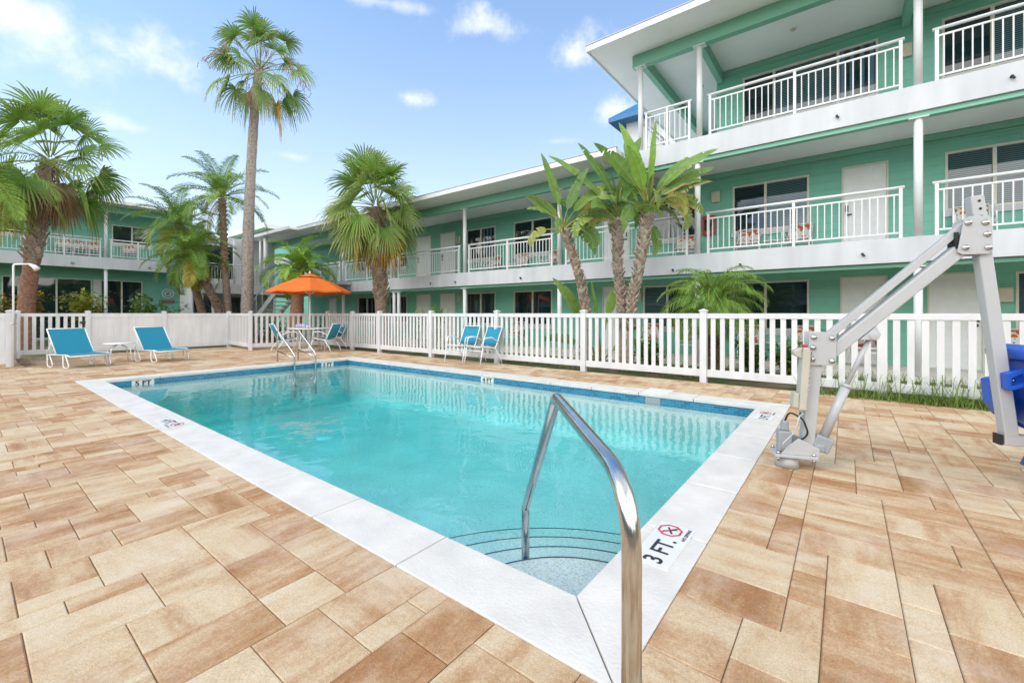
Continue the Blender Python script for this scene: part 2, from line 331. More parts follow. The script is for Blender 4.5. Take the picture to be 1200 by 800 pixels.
# ------------------------------------------------------------------ text
def text_geo(txt, size, bold=.012):
    cu = D.curves.new('lettering', 'FONT'); cu.body = txt; cu.size = size; cu.offset = bold*size; cu.resolution_u = 3; cu.align_x = 'LEFT'
    ob = D.objects.new('lettering_source', cu); col.objects.link(ob)
    bpy.context.view_layer.update(); dg = bpy.context.evaluated_depsgraph_get()
    me = D.meshes.new_from_object(ob.evaluated_get(dg)); v = [q.co.copy() for q in me.vertices]; f = [tuple(p.vertices) for p in me.polygons]
    D.objects.remove(ob); D.curves.remove(cu); D.meshes.remove(me); return v, f
def put_text(mb, txt, size, o, ax, ay, width=None, bold=.02):
    v, f = text_geo(txt, size, bold); x0 = min(q.x for q in v); x1 = max(q.x for q in v); sx = 1 if width is None else width/(x1 - x0); o = Vector(o)
    mb.add([o + ax*((q.x - x0)*sx) + ay*q.y for q in v], f)

# ------------------------------------------------------------------ ground, deck, pool
PX0, PX1, PY0, PY1 = -10.62, -.92, 1.64, 6.47
CW = .335; WZ = -.13; YW_ = 13.2
HX0, HX1, HY0, HY1 = PX0 - .05, PX1 + .05, PY0 - .05, PY1 + .05       # hole in the ground
def ring(mb, x0, x1, y0, y1, hx0, hx1, hy0, hy1, z):
    for a, b, c, d in ((x0, hx0, y0, y1), (hx1, x1, y0, y1), (hx0, hx1, y0, hy0), (hx0, hx1, hy1, y1)):
        mb.face([(a,c,z),(b,c,z),(b,d,z),(a,d,z)])
g = MB(); ring(g, -400, 400, -400, 400, HX0, HX1, HY0, HY1, -.03); struct(g.build('ground', M['ground']), 'mulch and patchy grass ground around the pool deck')
g = MB(); ring(g, -17.75, 7.5, -7, 8.02, HX0, HX1, HY0, HY1, -.009); struct(g.build('paver_bedding', M['joint']), 'dark sand showing in the joints between pavers')

g = MB(); g.box(-26,7.9,10.75,YW_-.002,-.05,.018); struct(g.build('walkway', mat('walkway_concrete', (.64,.60,.53), .85, noise=.15, nscale=2)), 'pale concrete walkway along the ground floor doors')
def pavers():
    CX0, CX1, CY0, CY1 = PX0 - CW, PX1 + CW, PY0 - CW, PY1 + CW
    UX, UY = (CX1-CX0)/81, (CY1-CY0)/43; i0, j0 = 53, 64            # cells left of / below the coping
    nx, ny = i0 + 81 + 62, j0 + 43 + 10; ox, oy = CX0 - i0*UX, CY0 - j0*UY
    occ = [[False]*ny for _ in range(nx)]; mb = MB(); gap = .0035; r = random.Random(3)
    for i in range(i0, i0+81):
        for j in range(j0, j0+43): occ[i][j] = True
    sizes = [(3,2)]*12 + [(2,3)]*4 + [(2,2)]*4 + [(3,3)]*1
    sa, ca = math.sin(R(37.8)), math.cos(R(37.8))
    for j in range(ny):
        for i in range(nx):
            if occ[i][j]: continue
            opt = (sizes if i < i0 + 81 else [(w, h) if r.random() < .5 else (h, w) for w, h in sizes])[:]; r.shuffle(opt)
            opt += [(2,2),(3,1)]
            for (w, h) in opt + [(2,1),(1,2),(1,1)]:
                if i + w <= nx and j + h <= ny and not any(occ[a][b] for a in range(i, i+w) for b in range(j, j+h)): break
            for a in range(i, i+w):
                for b in range(j, j+h): occ[a][b] = True
            x0, x1, y0, y1 = ox + i*UX + gap/2, ox + (i+w)*UX - gap/2, oy + j*UY + gap/2, oy + (j+h)*UY - gap/2
            if y1 > 8.1: continue
            cx, cy = (x0+x1)/2, (y0+y1)/2; d = -sa*cx + ca*cy; l = ca*cx + sa*cy
            if d < -1.5 or abs(l) > 1.5*max(d, 0) + 3.5: continue
            o = 1.0 if r.random() < (.25 if cx < -1 else .65) else 0.0
            mb.cur = (r.random(), r.random(), o)
            z = -.002 + r.uniform(-.001, .001); tl = [r.uniform(-.0012, .0012) for _ in range(4)]; e = .004
            zt = [z + q for q in tl]
            v = [(x0+e,y0+e,zt[0]),(x1-e,y0+e,zt[1]),(x1-e,y1-e,zt[2]),(x0+e,y1-e,zt[3]),(x0,y0,z-.004),(x1,y0,z-.004),(x1,y1,z-.004),(x0,y1,z-.004),(x0,y0,-.03),(x1,y0,-.03),(x1,y1,-.03),(x0,y1,-.03)]
            mb.add(v, [(0,1,2,3),(4,5,1,0),(5,6,2,1),(6,7,3,2),(7,4,0,3),(8,9,5,4),(9,10,6,5),(10,11,7,6),(11,8,4,7)])
    return mb
struct(pavers().build('pool_deck', M['paver']), 'deck of mixed size tan and rust streaked concrete pavers')

pool = thing('swimming_pool', 'rectangular in-ground pool with white coping and blue waterline tile', 'swimming pool', ((PX0+PX1)/2, (PY0+PY1)/2, 0))
# basin: walls and sloped floor
b = MB(); zs, zd = -.80, -1.08; b.smooth = True
def floor_z(x): return zs + (zd - zs)*min(1, max(0, (PX1 - x)/(PX1 - PX0)))
loops = []
for k in range(9):
    a_ = math.pi/2*k/8; ins = .22*(1 - math.cos(a_)); dz = .22*(1 - math.sin(a_))      # cove between wall and floor
    pts = [(PX0+ins,PY0+ins),(PX1-ins,PY0+ins),(PX1-ins,PY1-ins),(PX0+ins,PY1-ins)]
    loops.append([(x,y,floor_z(x)+dz) for x,y in pts])
loops.insert(0, [(x,y,-.165) for x,y,_ in loops[0]])
for A_, B_ in zip(loops[:-1], loops[1:]):
    for i in range(4): b.face([A_[i], B_[i], B_[(i+1)%4], A_[(i+1)%4]][::-1])
b.face(loops[-1])
b.build('basin', M['plaster'], pool)
# outer shell so that nothing shows the ground hole
t = MB()
for (x0,x1,y0,y1) in ((PX0-.05,PX0+.004,PY0-.05,PY1+.05),(PX1-.004,PX1+.05,PY0-.05,PY1+.05),(PX0+.004,PX1-.004,PY0-.05,PY0+.004),(PX0+.004,PX1-.004,PY1-.004,PY1+.05)):
    t.box(x0,x1,y0,y1,-.165,-.046)
t.build('waterline_tile', M['tile'], pool)
# coping stones with mitred corners
cp = MB(); gp = .004
def coping_side(axis, a0, a1, inner, outer, first, last, n):
    for i in range(n):
        s0 = a0 + (a1-a0)*i/n; s1 = a0 + (a1-a0)*(i+1)/n
        i0 = s0 + gp; i1 = s1 - gp; o0, o1 = i0, i1
        if i == 0: o0 = first + gp
        if i == n-1: o1 = last - gp
        pts = [(i0,inner),(i1,inner),(o1,outer),(o0,outer)]
        if axis == 'y': pts = [(y,x) for x,y in pts]
        area = sum(pts[k][0]*pts[(k+1)%4][1] - pts[(k+1)%4][0]*pts[k][1] for k in range(4))
        if area < 0: pts = pts[::-1]
        cp.prism(pts, (0,0,-.046), V(1,0,0), V(0,1,0), V(0,0,1), .050 + rnd.uniform(-.001,.001))
nose = .022
ix0, ix1, iy0, iy1 = PX0+nose, PX1-nose*0, PY0+nose*0, PY1-nose
ix1 -= .0; 
coping_side('x', ix0, ix1, iy0, PY0-CW, PX0-CW, PX1+CW, 12)
coping_side('x', ix0, ix1, iy1, PY1+CW, PX0-CW, PX1+CW, 12)
coping_side('y', iy0, iy1, ix0, PX0-CW, PY0-CW, PY1+CW, 6)
coping_side('y', iy0, iy1, ix1, PX1+CW, PY0-CW, PY1+CW, 6)
cp.build('coping', M['coping'], pool, bevel=.006)
# corner steps: quarter-round treads around the near corner
steps = [(-.25, .745), (-.40, 1.14), (-.55, 1.56), (-.70, 2.0)]
def arc_pts(r, n=28):
    out = []
    for k in range(n+1):
        a = math.pi/2 + (math.pi/2)*k/n
        out.append((PX1 + r*math.cos(a), PY0 + r*math.sin(a)))
    return out
for i, (z, r) in enumerate(steps):
    s = MB(); zb = steps[i+1][0] - .01 if i < 3 else zs - .2
    pts = arc_pts(r)
    s.prism([(PX1-.001,PY0+.001)] + pts, (0,0,zb), V(1,0,0), V(0,1,0), V(0,0,1), z - zb)
    so = s.build('step', M['plaster'], pool)
    e = MB(); inn = arc_pts(r - .011)
    for k in range(len(pts)-1):
        a, c = pts[k], pts[k+1]; a2, c2 = inn[k], inn[k+1]
        e.face([(a2[0],a2[1],z+.003),(c2[0],c2[1],z+.003),(c[0],c[1],z+.003),(a[0],a[1],z+.003)])
    e.build('edge_tile', M['stepedge'], so)
# main drain
dr = MB(); dr.lathe([(.0,0),(.16,0),(.15,.012),(.02,.014),(.0,.014)], (-7.3, 4.0, -.985), 20); dr.build('drain_cover', M['white'], pool)
# depth markers
def marker(o, ax, ay, txt, L_, W_, size, symbol=True):
    az = ax.cross(ay); m = MB(); o = Vector(o)
    m.obox(o + ax*L_/2 + ay*W_/2, ax, ay, az, L_/2, W_/2, .002)
    mk = m.build('depth_marker', M['signwhite'], pool); t = MB(); zo = az*.0035
    wtxt = L_*(.54 if symbol else .84)
    put_text(t, txt, size, o + ax*L_*.06 + ay*W_*.24 + zo, ax, ay, wtxt, .018)
    if symbol:
        t.build('lettering', M['ink'], mk); t = MB()
        put_text(t, 'NO DIVING', .026, o + ax*L_*.66 + ay*W_*.07 + zo, ax, ay, L_*.31, .03)
        c = o + ax*L_*.82 + ay*W_*.60 + zo
        # diver struck out: two crossing strokes and a head
        sw = MB(); sw.obox(c, (ax + ay*.55).normalized(), (ay - ax*.55).normalized(), az, W_*.21, .005, .0006)
        sw.obox(c + az*.0004, (ax*.8 - ay).normalized(), (ay*.8 + ax).normalized(), az, W_*.22, .004, .0006)
        ri = MB(); ro, ii = W_*.36, W_*.30; n = 8
        for k in range(n):
            a0, a1 = 2*math.pi*(k+.5)/n, 2*math.pi*(k+1.5)/n
            P = lambda a, r: c + az*.0012 + ax*(r*1.05*math.cos(a)) + ay*(r*math.sin(a))
            ri.face([P(a0, ii), P(a0, ro), P(a1, ro), P(a1, ii)])
        sw.build('swimmer_symbol', M['ink'], mk)
        ri.obox(c + az*.003, (ax - ay*.75).normalized(), (ay + ax*.75).normalized(), az, W_*.29, .0035, .0006)
        ri.build('prohibition_symbol', M['redink'], mk)
    t.build('lettering', M['ink'], mk); return mk
X, Y, Z = V(1,0,0), V(0,1,0), V(0,0,1)
marker((-.665, 2.055, .0065), Y, -X, '3 FT.', .47, .185, .13)
marker((-.665, 5.64, .0065), Y, -X, '3 FT.', .47, .185, .13)
marker((-6.15, 1.365, .0065), X, Y, '4 FT.', .47, .185, .145)
def wallmark(o, ax, txt, L_=.33):
    az = Vector(ax).cross(Z); m = MB(); o = Vector(o)
    m.obox(o + ax*L_/2 + Z*.055, ax, Z, az, L_/2, .055, .003); mk = m.build('depth_marker', M['signwhite'], pool)
    t = MB(); put_text(t, txt, .115, o + ax*L_*.14 + Z*.014 + az*.0045, ax, Z, L_*.74, .04); t.build('lettering', M['ink'], mk)
wallmark((PX0+.009, 2.02, -.158), Y, '5 FT'); wallmark((PX0+.009, 5.72, -.158), Y, '5 FT'); wallmark((-5.8, PY1-.009, -.158), X, '4 FT')
s = MB(); s.box(-2.43, -2.20, PY1-.012, PY1+.03, -.16, -.052); s.build('skimmer_mouth', M['lift_grey'], pool)
s = MB(); s.box(-2.52, -2.14, PY1+.10, PY1+.46, -.02, .0085); s.build('skimmer_lid', M['white'], pool, bevel=.006)

w = MB(); n = 1
w.box(PX0-.02, PX1+.02, PY0-.02, PY1+.02, -1.6, WZ)
struct(w.build('pool_water', M['water']), 'clear turquoise pool water with light ripples')

# ------------------------------------------------------------------ foreground handrail
hr = thing('pool_handrail', 'polished stainless handrail rising from the deck at the near pool corner', 'handrail', (-.41, 1.0, 0))
def fillet(pts, rad, n=7):
    pts = [Vector(p) for p in pts]; out = [pts[0]]
    for i in range(1, len(pts)-1):
        p, a, c = pts[i], pts[i-1], pts[i+1]; u = (a-p).normalized(); w_ = (c-p).normalized()
        rr = rad if not isinstance(rad, (list, tuple)) else rad[i-1]
        ang = u.angle(w_); d = min(rr/math.tan(ang/2), (a-p).length*.48, (c-p).length*.48)
        s_, e_ = p + u*d, p + w_*d
        for k in range(n+1):
            t_ = k/n; out.append(s_*(1-t_)**2 + p*2*t_*(1-t_) + e_*t_**2)
    out.append(pts[-1]); return out
dg = V(-.7071, .7071, 0); hp = lambda t, z: V(-.41, 1.0, z) + dg*t*1.41421
rail = fillet([hp(0,-.05), hp(0,.80), hp(.564,.862), hp(1.16,.02), hp(1.16,-.395)], [.19,.06,.06], 9)
h = MB(); h.tube(rail, .0245, 24); ro = h.build('rail', M['steel'], hr)
h = MB(); h.lathe([(.0,0),(.055,0),(.05,.012),(.028,.016),(.0,.016)], (-.41,1.0,.001), 24); h.build('flange', M['steel'], hr)
p = hp(1.16,-.397); h = MB(); h.lathe([(.0,0),(.06,0),(.05,.02),(.03,.03),(.0,.03)], p, 20); h.build('flange', M['bluetile'], hr)

# far ladder
ld = thing('pool_ladder', 'pair of stainless grab rails at the far end of the pool', 'ladder', (-11.0, 5.26, 0))
for yy in (5.0, 5.52):
    h = MB(); h.tube(fillet([V(-11.42,yy,-.02), V(-11.42,yy,.80), V(-10.52,yy,.22), V(-10.5,yy,-.8)], [.05,.1], 6), .021, 10); h.build('grab_rail', M['steel'], ld)
    h = MB(); h.tube([V(-11.42,yy,.26), V(-10.51,yy,.14)], .017, 8); h.build('brace', M['steel'], ld)
for z in (-.3,-.55): h = MB(); h.box(-10.56,-10.46,5.02,5.5,z-.015,z+.015); h.build('rung', M['steel'], ld)

# ------------------------------------------------------------------ fences
FT = 1.22
def fence_post(f, p, ax, lbl=None, w=.115, top=1.255):
    m = MB(); ay = Z.cross(ax); p = Vector(p)
    m.obox(p + Z*(top/2 - .02), ax, ay, Z, w/2, w/2, top/2 + .02); po = m.build('post', M['vinyl'], f, bevel=.006)
    c = MB(); h2 = w/2 + .012; 
    b_ = [p + ax*h2*i + ay*h2*j + Z*top for i, j in ((-1,-1),(1,-1),(1,1),(-1,1))]; t_ = [q + Z*.02 for q in b_]; ap = p + Z*(top + .05)
    c.add(b_ + t_ + [ap], [(3,2,1,0),(0,1,5,4),(1,2,6,5),(2,3,7,6),(3,0,4,7),(4,5,8),(5,6,8),(6,7,8),(7,4,8)]); c.build('post_cap', M['vinyl'], po, bevel=.003)
def picket_panel(f, p, q, n=15, zb=.09):
    p, q = Vector(p), Vector(q); ax = (q-p).normalized(); L_ = (q-p).length; ay = Z.cross(ax); m = MB(); c = (p+q)/2
    m.obox(c + Z*(FT-.048), ax, ay, Z, L_/2-.056, .024, .045); m.obox(c + Z*(zb+.06), ax, ay, Z, L_/2-.056, .024, .065)
    pitch = (L_ - .115)/(n + .35)
    for k in range(n):
        x = .0575 + pitch*(k + .675); m.obox(p + ax*x + Z*(FT+zb)/2, ax, ay, Z, .039, .011, (FT-zb)/2 - .06)
    m.build('picket_panel', M['vinyl'], f, bevel=.003)
def solid_panel(f, p, q, zb=.06):
    p, q = Vector(p), Vector(q); ax = (q-p).normalized(); L_ = (q-p).length; ay = Z.cross(ax); m = MB(); c = (p+q)/2
    m.obox(c + Z*(FT-.065), ax, ay, Z, L_/2-.056, .026, .065); m.obox(c + Z*(zb+.07), ax, ay, Z, L_/2-.056, .026, .07)
    nb = max(4, int(L_/.17)); wv = (L_-.115)/nb
    for k in range(nb):
        m.obox(p + ax*(.0575 + wv*(k+.5)) + Z*(FT+zb)/2, ax, ay, Z, wv/2-.004, .012, (FT-zb)/2-.11)
        m.obox(p + ax*(.0575 + wv*(k+.5)) + Z*(FT+zb)/2, ax, ay, Z, wv/2+.003, .007, (FT-zb)/2-.11)
    m.build('board_panel', M['vinyl'], f, bevel=.003)
f1 = thing('picket_fence', 'long white vinyl picket fence along the right side of the pool', 'fence', (-6, 8.25, 0))
xs = [-14.85, -13.27, -11.72, -9.29, -6.87, -4.45, -2.03, .41, 2.83, 5.25]
for i, x in enumerate(xs):
    fence_post(f1, (x, 8.25, 0), X)
    if i: picket_panel(f1, (xs[i-1], 8.25, 0), (x, 8.25, 0), 15 if x - xs[i-1] > 2 else 10)
f2 = thing('picket_fence', 'short white picket fence run behind the umbrella table', 'fence', (-15.3, 7.1, 0))
picket_panel(f2, (-15.68,6.0,0), (-14.85,8.25,0), 14)
fence_post(f2, (-15.68,6.0,0), V(.346,.938,0))
f3 = thing('picket_fence', 'narrow white picket panel between solid fence and tall palm', 'fence', (-16.9, 6.1, 0))
picket_panel(f3, (-18.0,6.16,0), (-15.68,6.0,0), 14)
f4 = thing('privacy_fence', 'solid white board fence behind the two blue lounge chairs', 'fence', (-18, 4.2, 0))
for yy in (6.16, 4.25, 2.42): fence_post(f4, (-18.0, yy, 0), Y)
solid_panel(f4, (-18,2.42,0), (-18,4.25,0)); solid_panel(f4, (-18,4.25,0), (-18,6.16,0))
f5 = thing('picket_gate', 'white picket gate left of the solid board fence', 'gate', (-18, 1.7, 0))
picket_panel(f5, (-18,1.02,0), (-18,2.42,0), 8, .07)
fence_post(f5, (-18.0, 1.02, 0), Y)
m = MB(); m.box(-17.95,-17.93,2.24,2.36,.92,.98); m.build('latch', M['dark'], f5)
f6 = thing('privacy_fence', 'solid white board panel beside the outdoor shower pole', 'fence', (-16.6, .9, 0))
solid_panel(f6, (-17.95,1.0,0), (-15.24,.76,0)); fence_post(f6, (-15.24,.76,0), Y, w=.13)
f7 = thing('privacy_fence', 'solid white board fence cut by the left edge of the photo', 'fence', (-15.2, -2, 0))
solid_panel(f7, (-15.24,-1.7,0), (-15.24,.76,0)); fence_post(f7, (-15.24,-1.7,0), Y); solid_panel(f7, (-15.24,-4.1,0), (-15.24,-1.7,0)); fence_post(f7, (-15.24,-4.1,0), Y)
# outdoor shower
sh = thing('outdoor_shower', 'thin white shower pole with drooping head at the left fence post', 'shower', (-15.1, .80, 0))
m = MB(); m.tube(fillet([V(-15.1,.80,0), V(-15.1,.80,2.34), V(-14.92,1.04,2.36)], .05, 5), .019, 10); m.build('pole', M['frame'], sh)
m = MB(); m.tube([V(-14.93,1.03,2.355), V(-14.88,1.10,2.31), V(-14.84,1.15,2.24)], [.02,.045,.065], 12); m.build('shower_head', M['frame'], sh)
m = MB(); m.cyl(V(-15.1,.80,.98), V(-15.0,.80,.98), .014, n=8); m.cyl(V(-15.02,.75,.98), V(-15.02,.85,.98), .012, n=8); m.build('tap', M['steel'], sh)

# ------------------------------------------------------------------ buildings
def wall_openings(mb, o, ax, up, nrm, L_, H_, rects, depth):
    """front face with rectangular holes plus reveals; rects are (a0,a1,b0,b1) along ax / up"""
    us = sorted({0, L_} | {r for q in rects for r in q[:2]}); vs = sorted({0, H_} | {r for q in rects for r in q[2:]})
    P = lambda a, b_, d=0: o + ax*a + up*b_ - nrm*d
    for i in range(len(us)-1):
        for j in range(len(vs)-1):
            a, b_ = (us[i]+us[i+1])/2, (vs[j]+vs[j+1])/2
            if any(q[0] < a < q[1] and q[2] < b_ < q[3] for q in rects): continue
            mb.face([P(us[i],vs[j]), P(us[i+1],vs[j]), P(us[i+1],vs[j+1]), P(us[i],vs[j+1])])
    for a0, a1, b0, b1 in rects:
        mb.face([P(a0,b0), P(a0,b0,depth), P(a1,b0,depth), P(a1,b0)][::-1]); mb.face([P(a0,b1), P(a1,b1), P(a1,b1,depth), P(a0,b1,depth)][::-1])
        mb.face([P(a0,b0), P(a0,b1), P(a0,b1,depth), P(a0,b0,depth)][::-1]); mb.face([P(a1,b0), P(a1,b0,depth), P(a1,b1,depth), P(a1,b1)][::-1])
        mb.face([P(a0,b0,depth), P(a1,b0,depth), P(a1,b1,depth), P(a0,b1,depth)])
def window(par, o, ax, nrm, w, h, mull=(.47,), sill=True, kinds=('pane',), fr=.045):
    """o = lower left corner on the wall face"""
    up = Z; f = MB(); d0 = .05
    def bx(mb, a0, a1, b0, b1, n0, n1): mb.obox(o + ax*(a0+a1)/2 + up*(b0+b1)/2 + nrm*(n0+n1)/2, ax, nrm, up, (a1-a0)/2, (n1-n0)/2, (b1-b0)/2)
    bx(f, 0, fr, 0, h, -.075, .012); bx(f, w-fr, w, 0, h, -.075, .012); bx(f, fr, w-fr, h-fr, h, -.075, .012); bx(f, fr, w-fr, 0, fr, -.075, .012)
    edges = [fr] + [w*m_ for m_ in mull] + [w-fr]
    for i, m_ in enumerate(mull): bx(f, w*m_-.03, w*m_+.03, fr, h-fr, -.065, .004)
    fo = f.build('window', M['trim'], par, bevel=.004)
    for i in range(len(edges)-1):
        p_ = MB(); a0 = edges[i] + (0 if i == 0 else .03); a1 = edges[i+1] - (0 if i == len(edges)-2 else .03)
        dd = -.055 if i % 2 else -.04
        bx(p_, a0, a1, fr, h-fr, dd-.008, dd); p_.build('pane', M[kinds[i % len(kinds)]], fo)
    if sill:
        s_ = MB(); bx(s_, -.03, w+.03, -.13, -.002, -.02, .05); s_.build('sill', M['band'], fo, bevel=.005)
    return fo
def door(par, o, ax, nrm, w, h, hinge_right=True):
    up = Z; f = MB()
    def bx(mb, a0, a1, b0, b1, n0, n1): mb.obox(o + ax*(a0+a1)/2 + up*(b0+b1)/2 + nrm*(n0+n1)/2, ax, nrm, up, (a1-a0)/2, (n1-n0)/2, (b1-b0)/2)
    bx(f, .035, w-.035, 0, h-.035, -.06, -.025)
    # six raised panels
    pw = (w-.07)*.34
    for cx in (.29, .71):
        for b0, b1 in ((.06,.32),(.40,.72),(.80,.94)):
            c = .035 + (w-.07)*cx; bx(f, c-pw/2, c+pw/2, h*b0, h*b1, -.025, -.017); bx(f, c-pw/2+.03, c+pw/2-.03, h*b0+.03, h*b1-.03, -.017, -.011)
    do = f.build('door', M['door'], par, bevel=.004)
    t_ = MB(); bx(t_, 0, .033, 0, h, -.06, .012); bx(t_, w-.033, w, 0, h, -.06, .012); bx(t_, .033, w-.033, h-.033, h, -.06, .012); t_.build('door_frame', M['trim'], do, bevel=.003)
    k = MB(); a = .10 if hinge_right else w-.10; s_ = 1 if hinge_right else -1
    bx(k, a-.03, a+.03, h*.49, h*.56, -.025, -.005); bx(k, min(a,a+.1*s_), max(a,a+.1*s_), h*.445, h*.46, .0, .02); bx(k, a-.012, a+.012, h*.44, h*.465, -.025, .02); k.build('handle', M['dark'], do)
def railing(par, p, q, z0, h=.955, pitch=.119, mid=1, post0=True, post1=True):
    """rail bay between two points on the slab edge"""
    p, q = Vector(p), Vector(q); p.z = q.z = 0; ax = (q-p).normalized(); ay = Z.cross(ax); L_ = (q-p).length; m = MB()
    m.obox((p+q)/2 + Z*(z0+h*.865), ax, ay, Z, L_/2, .012, .016); m.obox((p+q)/2 + Z*(z0+.10), ax, ay, Z, L_/2, .012, .016)
    n_ = max(2, int(L_/pitch))
    for k in range(1, n_): m.obox(p + ax*L_*k/n_ + Z*(z0+.10+(h*.865-.10)/2), ax, ay, Z, .0095, .0095, (h*.865-.10)/2)
    ro = m.build('railing', M['white'], par)
    t_ = MB(); t_.tube([p - ax*.03 + Z*(z0+h), q + ax*.03 + Z*(z0+h)], .031, 10); t_.build('handrail', M['white'], ro)
    for k in range(mid+2):
        a = L_*k/(mid+1); a = min(max(a, .025), L_-.025)
        pm = MB(); pm.obox(p + ax*a + Z*(z0+h/2-.01), ax, ay, Z, .026, .026, h/2-.01); pm.build('post', M['white'], ro)
def column(par, x, y, z0, z1, r=.066):
    m = MB(); m.cyl(V(x,y,z0), V(x,y,z1-.015), r, n=18); m.box(x-.14,x+.14,y-.09,y+.09,z1-.015,z1+.002); m.build('column', M['white'], par)

YB, YW = 11.0, 13.2
W1 = thing('motel_wing', 'long green motel wing with white balconies stepping up to three storeys on the right', 'building', (-8, 13.2, 0))
XL, XR = -26.0, 8.2
Nn = V(0,-1,0)
win1 = [(-2.49,1.75,.45),(-5.03,1.58,.47),(-10.15,1.75,.5),(-12.67,1.6,.5),(-17.92,1.34,.5),(-20.7,1.65,.5),(2.72,1.75,.45),(6.2,1.75,.45)]
door1 = [(-.12,.87),(1.42,.87),(-6.42,.95),(-15.88,.98),(-14.28,.94),(-23.7,.9)]
win2 = [(-2.49,1.75,.45),(-5.03,1.58,.5),(-10.15,1.75,.5),(-12.67,1.6,.5),(-17.92,1.3,.5),(-20.73,1.4,.5),(1.70,1.75,.42),(5.2,1.75,.45)]
door2 = [(-.09,.86),(-6.42,.95),(-15.9,1.0),(-14.28,.94),(3.9,.87)]
win3 = [(-2.24,2.83,(.26,.735)),(1.65,2.6,(.29,.72))]
def facade(zb, zt, x0, x1, wins, doors, zsill, wtop, dtop, zfloor, kindset):
    o = V(x0, YW, zb); rects = []
    for x, w_, m_ in wins: rects.append((x-x0, x+w_-x0, zsill-zb, wtop-zb))
    for x, w_ in doors: rects.append((x-x0, x+w_-x0, zfloor-zb, dtop-zb))
    m = MB(); wall_openings(m, o, X, Z, Nn, x1-x0, zt-zb, rects, .09); m.build('wall', M['wall'], W1)
    for i, (x, w_, m_) in enumerate(wins):
        window(W1, V(x, YW, zsill), X, Nn, w_, wtop-zsill, m_ if isinstance(m_, tuple) else (m_,), True, kindset[i % len(kindset)])
    for i, (x, w_) in enumerate(doors): door(W1, V(x, YW, zfloor), X, Nn, w_, dtop-zfloor, i % 2 == 0 or x < -10)
facade(-.03, 2.45, XL, XR, win1, door1, .78, 2.07, 2.10, .02, [('pane','pane'),('blind','pane'),('pane','pane'),('pane','pane'),('vblind','vblind'),('pane','pane'),('blind','blind')])
facade(2.45, 5.17, XL, XR, win2, door2, 3.44, 4.72, 4.75, 2.64, [('pane','blind'),('pane','pane'),('pane','pane'),('pane','vblind'),('pane','pane'),('pane','pane'),('blind','blind')])
facade(5.17, 7.97, -2.9, XR, win3, [], 6.33, 7.64, 7.6, 5.44, [('pane','blind','vblind'),('pane','blind','blind')])
# the mass behind the facades
m = MB(); m.box(XL+.02,XR-.02,YW+.12,20.4,-.03,5.16); m.box(-2.88,XR-.02,YW+.12,20.4,5.3,7.95)
m.face([(XR,YW,-.03),(XR,20.5,-.03),(XR,20.5,7.97),(XR,YW,7.97)]); m.face([(XL,20.5,-.03),(XL,YW,-.03),(XL,YW,5.17),(XL,20.5,5.17)]); m.face([(-2.9,YW,5.3),(-2.9,YW,7.97),(-2.9,20.5,7.97),(-2.9,20.5,5.3)])
m.face([(XL,20.5,-.03),(XL,20.5,5.17),(XR,20.5,5.17),(XR,20.5,-.03)]); m.build('rear_wall', M['wall'], W1)
# top mouldings
m = MB(); m.box(XL,XR,YW-.03,YW-.004,5.02,5.155); m.box(XL,XR,YW-.02,YW-.004,4.955,5.0); m.box(XL,XR,YW-.03,YW-.004,2.3,2.43); m.box(-2.9,XR,YW-.03,YW-.004,7.82,7.955); m.build('moulding', M['beam'], W1)
# slabs
m = MB(); m.box(XL,XR,YB-.10,YB+.06,2.18,2.645); m.box(XL,XR,YB+.06,YW-.005,2.46,2.60); m.build('walkway_slab', M['band'], W1, bevel=.006)
m = MB(); m.box(XL,XR,YB+.0,YB+.14,2.10,2.178); m.build('slab_beam', M['beam'], W1)
m = MB(); m.box(XL,XR,YB+.15,YW-.035,2.445,2.457); m.build('soffit', M['soffit'], W1)
m = MB(); m.box(-4.45,XR,YB-.10,YB+.06,4.957,5.445); m.box(-4.45,XR,YB+.06,YW+5,5.19,5.40); m.box(-4.45,-4.38,YB+.06,YW+5,4.957,5.445); m.build('walkway_slab', M['band'], W1, bevel=.006)
m = MB(); m.box(-4.45,XR,YB-.05,YB+.10,4.865,4.955); m.build('slab_beam', M['beam'], W1)
m = MB(); m.box(-4.40,XR,YB+.11,YW-.035,5.165,5.18); m.build('soffit', M['soffit'], W1)
# two storey roof
m = MB(); m.box(XL,-4.47,9.98,21,5.18,5.29); m.build('roof', M['soffit'], W1)
m = MB(); m.box(XL,-4.47,9.94,9.976,5.165,5.31); m.build('fascia', M['white'], W1, bevel=.004)
m = MB(); m.box(XL,-4.47,9.925,10.05,5.312,5.33); m.build('drip_edge', M['flash'], W1)
m = MB(); m.box(XL,-4.46,YB-.07,YB+.07,4.89,5.178); m.build('beam', M['beam'], W1, bevel=.005)
m = MB(); m.box(-26,-20.6,9.56,9.936,5.18,5.29); m.build('roof', M['soffit'], W1)
m = MB(); m.box(-26,-20.6,9.52,9.556,5.165,5.31); m.build('fascia', M['white'], W1, bevel=.004)
